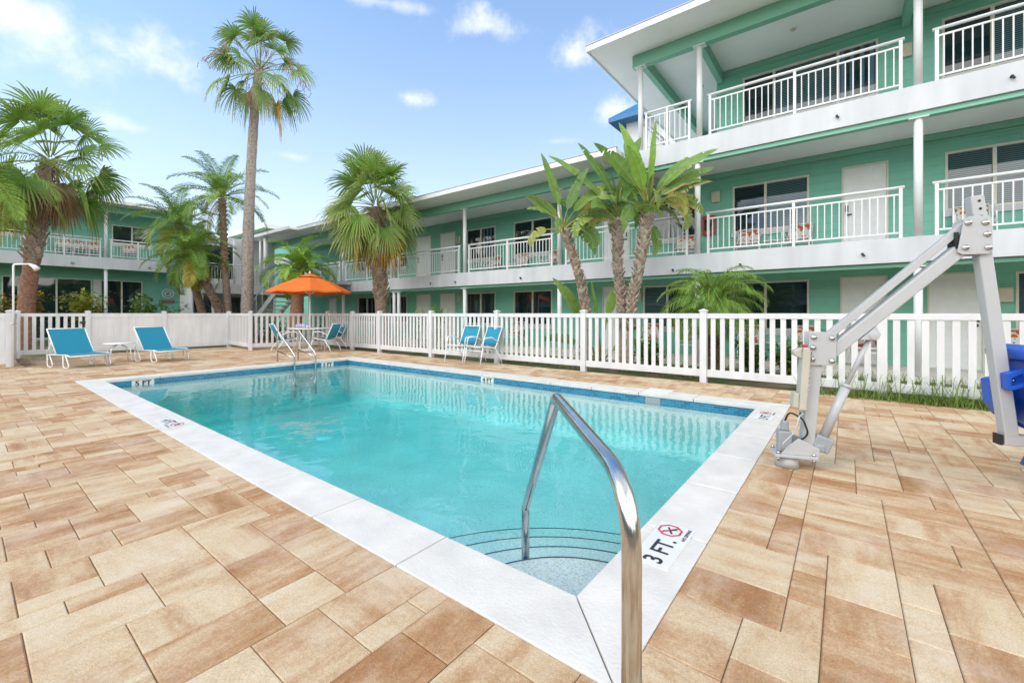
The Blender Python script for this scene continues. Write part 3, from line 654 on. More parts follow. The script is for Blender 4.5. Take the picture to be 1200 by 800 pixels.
# three storey roof
RX = -5.27
m = MB(); m.box(RX,XR+.9,9.98,22,7.975,8.085); m.build('roof', M['soffit'], W1)
m = MB(); m.box(RX-.036,XR+.9,9.94,9.976,7.94,8.09); m.box(RX-.036,RX-.002,9.978,22,7.94,8.09); m.build('fascia', M['white'], W1, bevel=.004)
m = MB(); m.box(RX-.05,XR+.9,9.925,22.02,8.092,8.11); m.build('drip_edge', M['flash'], W1)
m = MB(); m.box(-4.45,XR,YB-.09,YB+.09,7.66,7.973); m.build('beam', M['beam'], W1, bevel=.005)
for xb, y1 in ((-4.22,17.5),(-2.80,YW-.002),(1.06,YW-.002),(4.96,YW-.002)):
    m = MB(); m.box(xb-.07,xb+.07,YB+.092,y1,7.68,7.972); m.build('beam', M['beam'], W1, bevel=.005)
# landing walls in the open third floor corner
m = MB(); m.box(-4.30,-2.92,17.2,17.34,5.42,7.97); m.build('landing_wall', M['band'], W1)
# columns
cx = [1.06 - 3.9*k for k in range(-1, 6)]
for x in cx:
    xx = x if abs(x+14.54) > .1 else None
    for x_ in ([x] if xx is not None else [-14.34,-14.64]):
        column(W1, x_, YB, -.03, 2.10); column(W1, x_, YB-.02 if x_ > -4.4 else YB, 2.645, 4.845 if x_ > -4.4 else 4.89)
for x in (-22.4,): column(W1, x, YB, -.03, 2.10); column(W1, x, YB, 2.645, 4.89)
column(W1, -23.6, 9.75, 2.6, 5.17, .10)
for x in (4.96,1.06,-2.80): column(W1, x, YB, 5.445, 7.66)
column(W1, -4.26, YB, 5.445, 7.66)
# railings, bay by bay
cxs = sorted(cx + [-22.4]); 
for a, c in zip(cxs[:-1], cxs[1:]): railing(W1, (a+.22,YB-.03,0), (c-.22,YB-.03,0), 2.645)
railing(W1, (5.1,YB-.03,0), (8.0,YB-.03,0), 2.645)
railing(W1, (1.28,YB-.03,0), (4.75,YB-.03,0), 5.445); railing(W1, (-2.58,YB-.03,0), (.84,YB-.03,0), 5.445); railing(W1, (-4.12,YB-.03,0), (-3.0,YB-.03,0), 5.445, mid=1)
railing(W1, (-4.3,YB+.1,0), (-4.3,14.5,0), 5.445, mid=1)
railing(W1, (-4.2,14.6,0), (-2.95,14.6,0), 5.445, mid=1)
# wall lamps and slab heads
for x, z in ((-3.02,4.35),(-13.2,4.2),(2.46,1.45),(-5.3,1.6),(-13.15,1.72),(.95,7.0)):
    m = MB(); m.box(x,x+.22,YW-.10,YW-.005,z,z+.30); m.build('wall_lamp', M['beige'], W1, bevel=.02)
for x, z in ((-1.9,2.33),(.25,2.38),(-.15,5.19),(-3.4,2.30),(-5.9,2.34),(-8.1,2.34),(-11.0,2.34),(-12.3,2.34),(-15.5,2.34),(-18.2,2.34),(2.2,5.2)):
    m = MB(); m.cyl(V(x,YB-.105,z), V(x,YB-.15,z), .022, n=8); m.cyl(V(x,YB-.14,z), V(x+.03,YB-.15,z-.05), .018, n=8); m.build('spot_lamp', M['dark'], W1)
for x, y in ((-3.4,13.6),(-1.0,12.2)):
    m = MB(); m.lathe([(0,0),(.05,0),(.06,.03),(0,.03)], (x,y,7.945), 14); m.build('ceiling_lamp', M['beige'], W1)

# fire extinguisher cabinet
fe = thing('extinguisher_cabinet', 'red fire extinguisher cabinet on the second floor wall', 'cabinet', (-3.05, 13.1, 3.6))
m = MB(); m.box(-3.25,-2.92,YW-.16,YW-.004,3.45,3.98); m.build('box', M['red'], fe, bevel=.02)
m = MB(); m.box(-3.19,-2.98,YW-.168,YW-.162,3.56,3.88); m.build('window', M['pane'], fe)

# left wing -------------------------------------------------
W2 = thing('lobby_wing', 'green two storey motel wing with dark shopfront glass behind the left palm', 'building', (-29, 2, 0))
XB2, XW2, Y0_, Y1_ = -27.55, -29.0, -9.0, 8.1
E_ = V(1,0,0)
# ground floor openings along Y at the wall plane (o, ax = -Y so that the outward normal is +X)
def facade2(zb, zt, wins, kinds):
    o = V(XW2, Y0_, zb); rects = [(y0-Y0_, y1-Y0_, z0-zb, z1-zb) for y0, y1, z0, z1, m_ in wins]
    m = MB(); wall_openings(m, o, Y, Z, E_, Y1_-Y0_, zt-zb, rects, .09); m.build('wall', M['wall'], W2)
    for i, (y0, y1, z0, z1, m_) in enumerate(wins): window(W2, V(XW2, y0, z0), Y, E_, y1-y0, z1-z0, m_, z0 > .5, kinds[i % len(kinds)])
facade2(-.03, 3.45, [(4.35,5.95,.05,2.87,(.49,)),(1.2,4.05,.05,2.87,(.17,.58)),(-3.5,.9,.05,2.87,(.33,.66))], [('pane',)])
facade2(3.45, 6.29, [(4.76,6.3,4.7,5.66,(.5,)),(.6,2.55,4.7,5.76,(.33,.66)),(-4,-2,4.7,5.7,(.5,))], [('pane',)])
m = MB(); m.box(XW2-7,XW2-.12,Y0_,Y1_-.02,0,6.28); m.face([(XW2,Y1_,0),(XW2,Y1_,6.29),(XW2-7,Y1_,6.29),(XW2-7,Y1_,0)]); m.build('rear_wall', M['wall'], W2)
m = MB(); m.box(XW2+.003,XW2+.06,4.09,4.34,0,2.87); m.build('pilaster', M['white'], W2)
m = MB(); m.box(XB2-.06,XB2+.08,Y0_,7.7,3.30,3.83); m.box(XW2+.005,XB2-.06,Y0_,7.7,3.56,3.80); m.build('walkway_slab', M['band'], W2, bevel=.006)
m = MB(); m.box(XW2+.01,XB2-.07,Y0_,7.7,3.535,3.552); m.build('soffit', M['soffit'], W2)
m = MB(); m.box(XW2-7.5,-26.62,Y0_,7.75,6.30,6.40); m.build('roof', M['soffit'], W2)
m = MB(); m.box(-26.615,-26.58,Y0_,7.75,6.28,6.42); m.build('fascia', M['white'], W2)
m = MB(); m.box(XB2-.07,XB2+.07,Y0_,7.7,5.98,6.297); m.build('beam', M['beam'], W2, bevel=.005)
for y in (-3.5,.41,4.31,7.6): column(W2, XB2, y, -.03, 3.30); column(W2, XB2, y, 3.83, 5.98)
railing(W2, (XB2+.02,.55,0), (XB2+.02,4.14,0), 3.83, .87, .12, 2); railing(W2, (XB2+.02,4.47,0), (XB2+.02,7.5,0), 3.83, .87, .12, 2); railing(W2, (XB2+.02,-3.3,0), (XB2+.02,.25,0), 3.83, .87, .12, 2)
for y in (3.2,5.9): m = MB(); m.box(XB2+.085,XB2+.14,y-.05,y+.05,3.45,3.53); m.build('spot_lamp', M['lift_grey'], W2)
for y in (3.4,7.0): m = MB(); m.box(XB2-.4,XB2-.2,y-.12,y+.12,3.44,3.53); m.build('ceiling_lamp', M['beige'], W2)
orn = thing('wall_ornament', 'round white wall ornament above a wooden board on the left wing', 'ornament', (-28.95, 7.0, 2.1))
m = MB(); m.tube([V(-28.95, 7.0+.24*math.cos(a), 2.27+.24*math.sin(a)) for a in [2*math.pi*k/24 for k in range(24)]], .035, 8, closed=True); m.tube([V(-28.95, 7.0+.12*math.cos(a), 2.27+.12*math.sin(a)) for a in [2*math.pi*k/20 for k in range(20)]], .035, 8, closed=True); m.lathe([(0,-.01),(.05,0),(0,.01)], (-28.95,7.0,2.27), 10); m.build('ring', M['white'], orn)
m = MB(); m.box(-28.99,-28.92,6.7,7.3,1.80,1.92); m.build('board', mat('brown_wood', (.32,.15,.06), .7, noise=.2), orn)

# connector with stair ---------------------------------------
W3 = thing('corner_wing', 'shaded corner of the motel with white balcony between the two wings', 'building', (-25, 9, 0))
XC = -23.8
m = MB(); wall_openings(m, V(-25.6,6.65,0), Y, Z, E_, 4.4, 5.17, [(.5,1.5,.05,2.1),(2.0,3.1,.05,2.1),(1.0,2.4,3.0,4.7)], .1); m.build('wall', M['band'], W3)
m = MB(); m.box(-25.695,-25.66,7.16,8.14,.06,2.09); m.box(-25.695,-25.66,8.66,9.74,.06,2.09); m.box(-25.695,-25.66,7.66,9.04,3.01,4.69); m.build('window', M['pane'], W3)
m = MB(); m.box(XC-.14,XC,6.7,10.88,2.18,2.64); m.box(-25.59,XC-.14,6.7,10.88,2.42,2.58); m.build('walkway_slab', M['band'], W3, bevel=.005)
m = MB(); m.box(-25.59,XC-.0,6.66,6.70,-.03,2.64); m.build('end_wall', M['band'], W3)
railing(W3, (XC-.05,6.85,0), (XC-.05,10.7,0), 2.64, mid=1)
for y in (7.05,7.5,10.3): column(W3, XC-.07, y, -.03, 2.18, .06)
for y in (8.4,9.6): column(W3, XC-.07, y, 2.64, 5.0, .05)
st = thing('outdoor_stair', 'white stringer staircase behind the orange umbrella palm', 'staircase', (-21.5, 9.0, 0))
for y in (8.55,9.45):
    m = MB(); m.bar((-23.6,y,-.02), (-19.1,y,2.58), .06, .30, V(0,1,0)) if False else m.prism([(-23.7,-.02),(-23.2,-.02),(-19.0,2.42),(-19.0,2.70)], (0,y-.03,0), X, Z, Y, .06); m.build('stringer', M['white'], st)
m = MB()
for k in range(14): x = -23.3 + 4.3*k/14; m.box(x,x+.33,8.58,9.42,.12+2.5*k/14-.0,.16+2.5*k/14)
m.build('treads', M['soffit'], st)
m = MB(); m.box(-19.05,-17.6,8.5,10.88,2.50,2.64); m.build('landing', M['band'], st)
m = MB(); m.tube([V(-23.4,8.55,1.0), V(-19.1,8.55,3.55)], .025, 8); [m.tube([V(-23.0+.65*k,8.55,.3+.385*k), V(-23.0+.65*k,8.55,1.24+.385*k)], .012, 6) for k in range(6)]; m.build('stair_rail', M['white'], st)

bb = thing('rear_building', 'pale green upper storeys with flat white roof far beyond the tall palm', 'building', (-44, 20, 0))
m = MB(); m.box(-50,-40.5,17,28,0,8.6); m.build('wall', M['wall'], bb); m = MB(); m.box(-50.5,-39.6,16.2,28.4,8.6,8.95); m.build('roof', M['white'], bb); m = MB(); m.box(-50,-40.1,16.4,28,5.6,6.2); m.build('walkway_slab', M['band'], bb)
tw = thing('roof_tower', 'small rooftop tower with blue metal hip roof beside the third floor balcony', 'tower', (-6.5, 27, 5.2))
m = MB(); m.box(-10.4,-6.2,24.6,28.6,5.0,12.6); m.build('wall', M['band'], tw)
m = MB(); b_ = [(-11.2,23.8,12.55),(-5.4,23.8,12.55),(-5.4,29.4,12.55),(-11.2,29.4,12.55)]; t_ = [(-11.2,23.8,12.8),(-5.4,23.8,12.8),(-5.4,29.4,12.8),(-11.2,29.4,12.8)]
m.add(b_ + t_ + [(-8.3,26.6,15.0)], [(3,2,1,0),(0,1,5,4),(1,2,6,5),(2,3,7,6),(3,0,4,7),(4,5,8),(5,6,8),(6,7,8),(7,4,8)]); m.build('roof', M['bluetile'], tw)

# ------------------------------------------------------------------ sling chairs
def make_chair(name, label, cat, sling, group=None):
    t = thing(name, label, cat, (0,0,0), group); r = .0125
    for s in (-1, 1):
        x = .285*s
        m = MB(); m.tube(fillet([V(x,-.36,0), V(x,-.27,.42)], .05), r, 8); m.build('leg', M['frame'], t)
        m = MB(); m.tube([V(x*.96,.12,.40), V(x*.98,.30,.16), V(x,.36,0)], r, 8); m.build('leg', M['frame'], t)
        m = MB(); m.tube(fillet([V(x,-.272,.41), V(x,-.24,.635), V(x*1.03,.02,.645), V(x*.95,.235,.53)], [.07,.1], 6), .014, 8); m.build('armrest', M['frame'], t)
    fr = MB()
    for s in (-1, 1): fr.tube(fillet([V(.255*s,-.30,.435), V(.255*s,.17,.385), V(.25*s,.40,.885)], [.12], 8), .0125, 8)
    for y, z, w_ in ((-.30,.43,.255),(.40,.885,.25),(.17,.36,.27),(-.29,.33,.283)): fr.tube([V(-w_,y,z), V(w_,y,z)], .0125, 8)
    fr.build('frame', M['frame'], t)
    def sheet(pts, nm, sag):
        m = MB(); m.smooth = True; nx_ = 6; vs = []; 
        for (y, z, w_) in pts:
            for k in range(nx_+1): u = -1 + 2*k/nx_; vs.append((u*w_, y + sag[0]*(1-u*u), z + sag[1]*(1-u*u)))
        fs = [(i*(nx_+1)+k, i*(nx_+1)+k+1, (i+1)*(nx_+1)+k+1, (i+1)*(nx_+1)+k) for i in range(len(pts)-1) for k in range(nx_)]
        m.add(vs, fs); m.build(nm, sling, t, solid=.007)
    sheet([(-.30,.438,.25),(-.10,.42,.25),(.08,.40,.25),(.155,.405,.25)], 'seat', (0,-.02))
    sheet([(.19,.44,.25),(.26,.58,.25),(.33,.735,.248),(.395,.88,.245)], 'backrest', (.025,-.008))
    return t
G1 = 'teal sling chairs around the pool'
c0 = make_chair('sling_chair', 'teal sling armchair at the fence, right one of the pair', 'chair', M['teal'], G1)
c0.location = (-6.93,7.80,0); c0.rotation_euler = (0,0,R(-6))
dup(c0, (-7.62,7.80,0), R(5), 'teal sling armchair at the fence, left one of the pair', G1)
dup(c0, (-13.78,6.28,0), R(172), 'teal sling armchair left of the umbrella table, its back to the pool ladder', G1)
dup(c0, (-13.12,7.22,0), R(-62), 'teal sling armchair right of the umbrella table, facing left', G1)
dup(c0, (-13.85,7.88,0), R(-8), 'teal sling armchair half hidden behind the umbrella table', G1)
G2 = 'orange print chairs on the balcony'; G3 = 'orange print chairs on the ground floor walkway'
p0 = make_chair('patio_chair', 'orange print chair on the second floor balcony beside the red extinguisher cabinet', 'chair', M['print'], G2)
p0.location = (-2.05,12.75,2.60); p0.rotation_euler = (0,0,R(4))
for x, y, a, lb in ((-.95,12.75,-6,'orange print chair on the second floor balcony between window and white door'),
                    (-3.62,12.7,10,'orange print chair on the second floor balcony right of the banana-like palms'),
                    (2.05,12.7,-4,'orange print chair on the balcony behind the top of the pool lift'),
                    (3.3,12.7,6,'orange print chair on the balcony at the right edge of the photo'),
                    (-9.6,12.75,4,'orange print chair on the second floor balcony below the left half of a window'),
                    (-8.25,12.75,-5,'orange print chair on the second floor balcony left of the leaning single trunk'),
                    (-10.95,12.75,5,'orange print chair on the second floor balcony just left of a white column')):
    dup(p0, (x,y,2.60), R(a), lb, G2)
for x, a, lb in ((-1.95,5,'orange print chair behind the fence below the window, right of the small palm'),
                 (-.85,-8,'orange print chair behind the fence next to the lift mast'),
                 (-4.6,8,'orange print chair behind the fence left of the small palm, near the twin trunks'),
                 (-3.4,-6,'orange print chair behind the fence just left of the small palm trunk'),
                 (-9.7,4,'orange print chair behind the fence, right of the two teal chairs'),
                 (2.75,-5,'orange print chair behind the fence at the right edge')):
    dup(p0, (x,12.65,.02), R(a), lb, G3)
for y, a, lb in ((3.05,84,'orange print chair on the left wing balcony, left of three beside the column'),(3.55,92,'orange print chair on the left wing balcony, middle of three beside the column'),(4.05,98,'orange print chair on the left wing balcony, nearest to the column of the three'),(5.35,88,'orange print chair on the left wing balcony below the small window')):
    dup(p0, (-28.45,y,3.80), R(a), lb, 'orange print chairs on the left wing balcony')
p1 = make_chair('patio_chair', 'dark red print chair behind the fence below the lift arm', 'chair', M['print2']); p1.location = (.35,12.5,.02); p1.rotation_euler = (0,0,R(10))
for x, z, lb in ((-1.5,2.6,'small white side table between two orange chairs on the balcony'),(-1.4,.02,'small white side table behind the fence beside the lift mast')):
    t = thing('side_table', lb, 'table', (x,12.75,z))
    m = MB(); m.lathe([(0,.44),(.24,.44),(.24,.46),(0,.46)], (x,12.75,z), 20); m.build('table_top', M['frame'], t)
    for k in range(3): a = 2.1*k + .4; m = MB(); m.tube([V(x+.2*math.cos(a),12.75+.2*math.sin(a),z), V(x+.12*math.cos(a),12.75+.12*math.sin(a),z+.44)], .01, 6); m.build('leg', M['frame'], t)
for x in (-3.4,-3.9): pass
for i, (x, rz, nm) in enumerate(((-3.75,.1,'left'),(-3.2,-.1,'right'))):
    t = thing('balcony_chair', 'dark folding chair on the third floor landing, %s one of two' % nm, 'chair', (x,13.6,5.44))
    m = MB(); m.box(x-.22,x+.22,13.4,13.82,5.86,5.90); m.build('seat', M['lift_grey'], t)
    m = MB(); m.box(x-.22,x+.22,13.80,13.84,5.96,6.32); m.build('backrest', M['lift_grey'], t)
    for a in (-.2,.2):
        for b_ in (13.42,13.8): m = MB(); m.tube([V(x+a,b_,5.44), V(x+a,b_,5.88 if b_ < 13.6 else 6.3)], .012, 6); m.build('leg', M['lift_grey'], t)

# ------------------------------------------------------------------ low lounge chairs
def make_lounger(label):
    t = thing('lounge_chair', label, 'lounge chair', (0,0,0), 'blue lounge chairs by the solid fence'); w_ = .37
    for s in (-1, 1):
        x = w_*s
        for y in (-.48,.18):
            m = MB(); m.tube(fillet([V(x,y+.10,.285), V(x,y-.06,.012), V(x,y+.20,.012), V(x,y+.20,.28)], [.09,.09], 6), .0125, 8); m.build('leg', M['frame'], t)
    fr = MB()
    for s in (-1, 1):
        fr.tube(fillet([V(w_*s,-.56,.27), V(w_*s,-.40,.30), V(w_*s,.42,.28)], .1, 4), .0135, 8); fr.tube([V(.335*s,.10,.30), V(.335*s,.50,.86)], .0135, 8)
    for y, z in ((-.56,.27),(.42,.28)): fr.tube([V(-w_,y,z), V(w_,y,z)], .0135, 8)
    fr.tube([V(-.335,.50,.86), V(.335,.50,.86)], .0135, 8)
    for s in (-1, 1): fr.tube([V(.335*s,.30,.58), V(.36*s,.42,.29)], .010, 6)
    fr.build('frame', M['frame'], t)
    m = MB(); m.obox((0,-.22,.292), X, Y, Z, w_-.012, .33, .004); m.build('seat', M['teal'], t)
    n_ = V(0,.56,-.40).normalized(); a_ = V(0,.40,.56).normalized()
    m = MB(); m.obox(V(0,.30,.575), X, a_, n_, .322, .335, .004); m.build('backrest', M['teal'], t)
    return t
l0 = make_lounger('blue sling lounge chair nearest the left picket gate'); l0.location = (-14.0,1.72,0); l0.rotation_euler = (0,0,R(106))
dup(l0, (-14.0,3.24,0), R(106), 'blue sling lounge chair right of the small side table', 'blue lounge chairs by the solid fence')
t = thing('side_table', 'small white side table between the two blue lounge chairs', 'table', (-14.4,2.5,0))
m = MB(); m.lathe([(0,.45),(.29,.45),(.30,.465),(.29,.48),(0,.48)], (-14.4,2.5,0), 24); m.build('table_top', M['frame'], t)
for k in range(4): a = math.pi/4 + k*math.pi/2; m = MB(); m.tube(fillet([V(-14.4+.30*math.cos(a),2.5+.30*math.sin(a),0), V(-14.4+.25*math.cos(a),2.5+.25*math.sin(a),.34), V(-14.4+.05*math.cos(a),2.5+.05*math.sin(a),.44)], .08, 4), .011, 6); m.build('leg', M['frame'], t)

# ------------------------------------------------------------------ umbrella table
tx, ty = -13.93, 7.12
t = thing('patio_table', 'round white dining table under the orange umbrella', 'table', (tx,ty,0))
m = MB(); m.lathe([(0,.705),(.62,.705),(.66,.715),(.66,.74),(.64,.745),(0,.745)], (tx,ty,0), 36); m.build('table_top', M['frame'], t)
for k in range(4): a = .5 + k*math.pi/2; m = MB(); m.tube(fillet([V(tx+.55*math.cos(a),ty+.55*math.sin(a),0), V(tx+.45*math.cos(a),ty+.45*math.sin(a),.5), V(tx+.5*math.cos(a),ty+.5*math.sin(a),.70)], .2, 5), .02, 8); m.build('leg', M['frame'], t)
u = thing('patio_umbrella', 'orange canvas umbrella standing through the round white table', 'umbrella', (tx,ty,0))
m = MB(); m.cyl(V(tx,ty,.03), V(tx,ty,2.53), .024, n=12); m.build('pole', M['frame'], u)
m = MB(); m.lathe([(0,0),(.28,0),(.28,.03),(.06,.06),(.04,.22),(0,.22)], (tx,ty,0), 24); m.build('base', M['frame'], u)
m = MB(); n8 = 8; RU = 1.27; zr, za = 1.94, 2.46; vs = []; 
prof = [(.16,2.44),(.45,2.335),(.8,2.19),(1.05,2.06),(RU,zr)]
def up_(k, r, z, sagk=0):
    a = 2*math.pi*k/n8 + .32; return V(tx+r*math.cos(a), ty+r*math.sin(a), z)
for k in range(n8):
    for (r0, z0), (r1, z1) in zip(prof[:-1], prof[1:]):
        pa, pb, pc, pd = up_(k,r0,z0), up_(k,r1,z1), up_(k+1,r1,z1), up_(k+1,r0,z0)
        ma = (pa+pd)/2 - Z*.03*r0; mb_ = (pb+pc)/2 - Z*.03*r1
        m.face([pa,pb,mb_,ma]); m.face([ma,mb_,pc,pd])
    pb, pc = up_(k,RU,zr), up_(k+1,RU,zr); mb_ = (pb+pc)/2 - Z*.038
    m.face([pb, pb - Z*.045, mb_ - Z*.04, mb_]); m.face([mb_, mb_ - Z*.04, pc - Z*.045, pc])
cn = m.build('canopy', M['orange'], u, merge=True, solid=.006)
v_ = MB()
for k in range(n8):
    pa, pb, pc = V(tx,ty,2.53), up_(k,.36,2.41), up_(k+1,.36,2.41); v_.face([pa,pb,(pb+pc)/2 - Z*.012]); v_.face([pa,(pb+pc)/2 - Z*.012,pc])
v_.build('vent_cap', M['orange'], u, merge=True, solid=.006)
m = MB(); m.lathe([(0,0),(.035,0),(.03,.05),(.012,.08),(0,.085)], (tx,ty,2.52), 12); m.build('finial', M['white'], u)
for k in range(n8): m = MB(); m.bar(up_(k,.05,2.44), up_(k,RU-.03,zr-.012), .016, .022); m.bar(up_(k,.04,1.85), up_(k,.62,2.245), .012, .016); m.build('rib', M['frame'], u)
# striped towels on the table
tw_m = D.materials.new('striped_towel'); tw_m.use_nodes = True; nt = tw_m.node_tree
w_ = nt.nodes.new('ShaderNodeTexWave'); w_.inputs['Scale'].default_value = 5; tc = nt.nodes.new('ShaderNodeTexCoord'); nt.links.new(tc.outputs['Object'], w_.inputs['Vector'])
rp = nt.nodes.new('ShaderNodeValToRGB'); rp.color_ramp.interpolation = 'CONSTANT'; rp.color_ramp.elements[0].color = (.75,.75,.78,1); rp.color_ramp.elements[1].position = .5; rp.color_ramp.elements[1].color = (.08,.16,.5,1)
nt.links.new(w_.outputs['Fac'], rp.inputs[0]); nt.links.new(rp.outputs[0], nt.nodes['Principled BSDF'].inputs['Base Color']); nt.nodes['Principled BSDF'].inputs['Roughness'].default_value = .9
for i, (dx, dy, a, lb) in enumerate(((-.34,-.10,.5,'blue and white striped towel rolled on the table, left of the pole'),(.22,-.26,-.3,'blue and white striped towel rolled on the table, right of the pole'))):
    m = MB(); d_ = V(math.cos(a), math.sin(a), 0); c = V(tx+dx, ty+dy, .805)
    m.tube([c - d_*.2, c - d_*.19, c - d_*.05 + Z*.015, c + d_*.08, c + d_*.19, c + d_*.2], [.03,.058,.062,.06,.056,.03], 12)
    tag(m.build('towel', tw_m), lb, 'towel', 'striped towels on the table')

# ------------------------------------------------------------------ pool lift
LB = V(-.404,4.065,0); LU = V(.9417,.3367,0); LW = V(.3367,-.9417,0)     # along the arm / towards the camera side
lp = lambda u_, z_, w_=0: LB + LU*u_ + Z*z_ + LW*w_
lf = thing('pool_lift', 'white pool lift with raised arm and blue seat on the right side of the deck', 'pool lift', LB)
m = MB(); m.lathe([(0,0),(.085,0),(.08,.09),(0,.09)], lp(.03,0), 24); m.build('socket', M['lift'], lf)
m = MB(); m.obox(lp(.07,.105), LU, LW, Z, .145, .105, .011)
for w_ in (-.075,.075): m.prism([(-.06,.0),(.20,.0),(.20,.06),(.06,.13),(-.02,.06)], lp(.03,.116,w_-.005), LU, Z, LW, .010)
m.build('base_plate', M['lift'], lf, bevel=.003)
for u_, w_ in ((-.05,.08),(-.05,-.08),(.19,.08),(.19,-.08)): m = MB(); m.cyl(lp(u_,.116,w_), lp(u_,.134,w_), .013, n=6); m.build('bolt', M['steel'], lf)
for u_ in (-.05,.19): m = MB(); m.cyl(lp(u_,.06,.08), lp(u_,.094,.08), .010, n=6); m.build('bolt', M['steel'], lf)
def sq(mb, a, b_, s_): mb.bar(a, b_, s_, s_, LW)
m = MB(); sq(m, lp(.158,.117), lp(.225,.95), .088); m.build('mast', M['lift'], lf, bevel=.008)
gp_ = [(.158,.818),(.343,.818),(.345,1.07),(.166,1.078)]
gq_ = [(1.072,1.655),(1.10,1.635),(1.245,1.635),(1.268,1.66),(1.262,1.885),(1.235,1.905),(1.135,1.905),(1.108,1.88)]
for w_ in (-.062,.052):
    m = MB(); m.prism(gp_, lp(0,0,w_), LU, Z, LW, .010); m.build('gusset_plate', M['lift'], lf, bevel=.003)
    m = MB(); m.prism(gq_, lp(0,0,w_), LU, Z, LW, .010); m.build('gusset_plate', M['lift'], lf, bevel=.003)
for u_, z_ in ((.195,1.035),(.315,1.03),(.19,.955),(.185,.865),(.315,.855),(1.13,1.86),(1.225,1.855),(1.235,1.775),(1.115,1.685),(1.24,1.68)):
    m = MB(); m.tube([lp(u_,z_,.060), lp(u_,z_,.069), lp(u_,z_,.070), lp(u_,z_,.080)], [.020,.020,.012,.012], 12); m.build('bolt', M['steel'], lf)
m = MB(); sq(m, lp(.27,.865), lp(1.16,1.725), .088); m.build('lower_arm', M['lift'], lf, bevel=.008)
m = MB(); sq(m, lp(.30,1.035), lp(1.14,1.855), .052); m.build('upper_arm', M['lift'], lf, bevel=.005)
m = MB(); sq(m, lp(1.195,2.055), lp(1.385,.36), .078); sq(m, lp(1.345,.335), lp(2.0,.335), .075); m.build('hanger', M['lift'], lf, bevel=.007)
for k in range(3): m = MB(); c_ = lp(1.204+.0065*k,2.015-.055*k,.0385); m.cyl(c_, c_ + LW*.004, .0085, n=12); m.build('adjustment_hole', M['rope'], lf)
m = MB(); m.obox(lp(1.328,.335), LU, LW, Z, .008, .036, .036); m.build('end_cap', M['rope'], lf)
m = MB(); m.obox(lp(1.078,1.74,0), LU, LW, Z, .010, .045, .06); m.build('pivot_stop', M['rope'], lf)
m = MB(); m.prism([(.50,1.02),(.60,1.12),(.63,1.06),(.585,1.02)], lp(0,0,-.055), LU, Z, LW, .110)
m.cyl(lp(.587,1.055,-.062), lp(.587,1.055,.062), .034, n=20); m.build('actuator_ear', M['lift'], lf, bevel=.003)
m = MB(); m.cyl(lp(.43,.665), lp(.587,1.055), .017, n=16); m.build('actuator_rod', M['lift'], lf)
m = MB(); m.cyl(lp(.275,.24), lp(.43,.665), .033, n=18); m.cyl(lp(.425,.65), lp(.434,.672), .037, n=18); m.build('actuator_tube', M['lift'], lf)
m = MB(); m.obox(lp(.262,.205), (LU*.35+Z*.94).normalized(), (LU*.94-Z*.35).normalized(), LW, .06, .062, .05); m.obox(lp(.235,.175,.0), LU, Z, LW, .035, .03, .065); m.build('actuator_motor', M['lift_grey'], lf, bevel=.012)
m = MB(); m.prism([(.085,.47),(.135,.47),(.165,.92),(.155,.955),(.118,.955),(.110,.90)], lp(0,0,.0), LU, Z, LW, .11); m.prism([(.112,.955),(.050,.925),(.055,.895),(.112,.865)], lp(0,0,.02), LU, Z, LW, .07); m.prism([(.045,.49),(.088,.48),(.092,.60),(.055,.60)], lp(0,0,.01), LU, Z, LW, .09); m.build('control_box', M['lift_beige'], lf, bevel=.008)
m = MB(); m.cyl(lp(.138,.955,.055), lp(.138,.975,.055), .018, n=14); m.build('stop_button', M['red'], lf)
m = MB(); m.prism([(-.045,.13),(.05,.13),(.05,.29),(-.045,.29)], lp(0,0,-.02), LU, Z, LW, .09); m.prism([(-.02,.29),(.035,.29),(.032,.37),(-.015,.37)], lp(0,0,.0), LU, Z, LW, .05); m.build('gear_housing', M['lift_grey'], lf, bevel=.01)
m = MB(); m.tube(fillet([lp(.01,.37,.03), lp(.03,.45,.06), lp(.12,.40,.08), lp(.16,.28,.07), lp(.10,.22,.06)], .08, 6), .007, 8)
m.tube([lp(.06+.06*math.sin(k*.5)*.3+.10*k/14, .30+.62*k/14, .085+.01*math.cos(k)) for k in range(15)], .006, 6); m.build('cable', M['rope'], lf)
m = MB()
hx = [lp(.145-.05*(k/60)*.0+.03*math.sin(k/60*3)-.05*k/60, .93-.5*k/60, .09) + LU*.011*math.cos(k*1.4) + LW*.011*math.sin(k*1.4) for k in range(61)]
m.tube(hx, .005, 6); m.tube(fillet([hx[-1], lp(.06,.30,.10), lp(-.03,.20,.11), lp(-.02,.15,.08)], .06, 6), .006, 6); m.build('coiled_cable', M['lift'], lf)
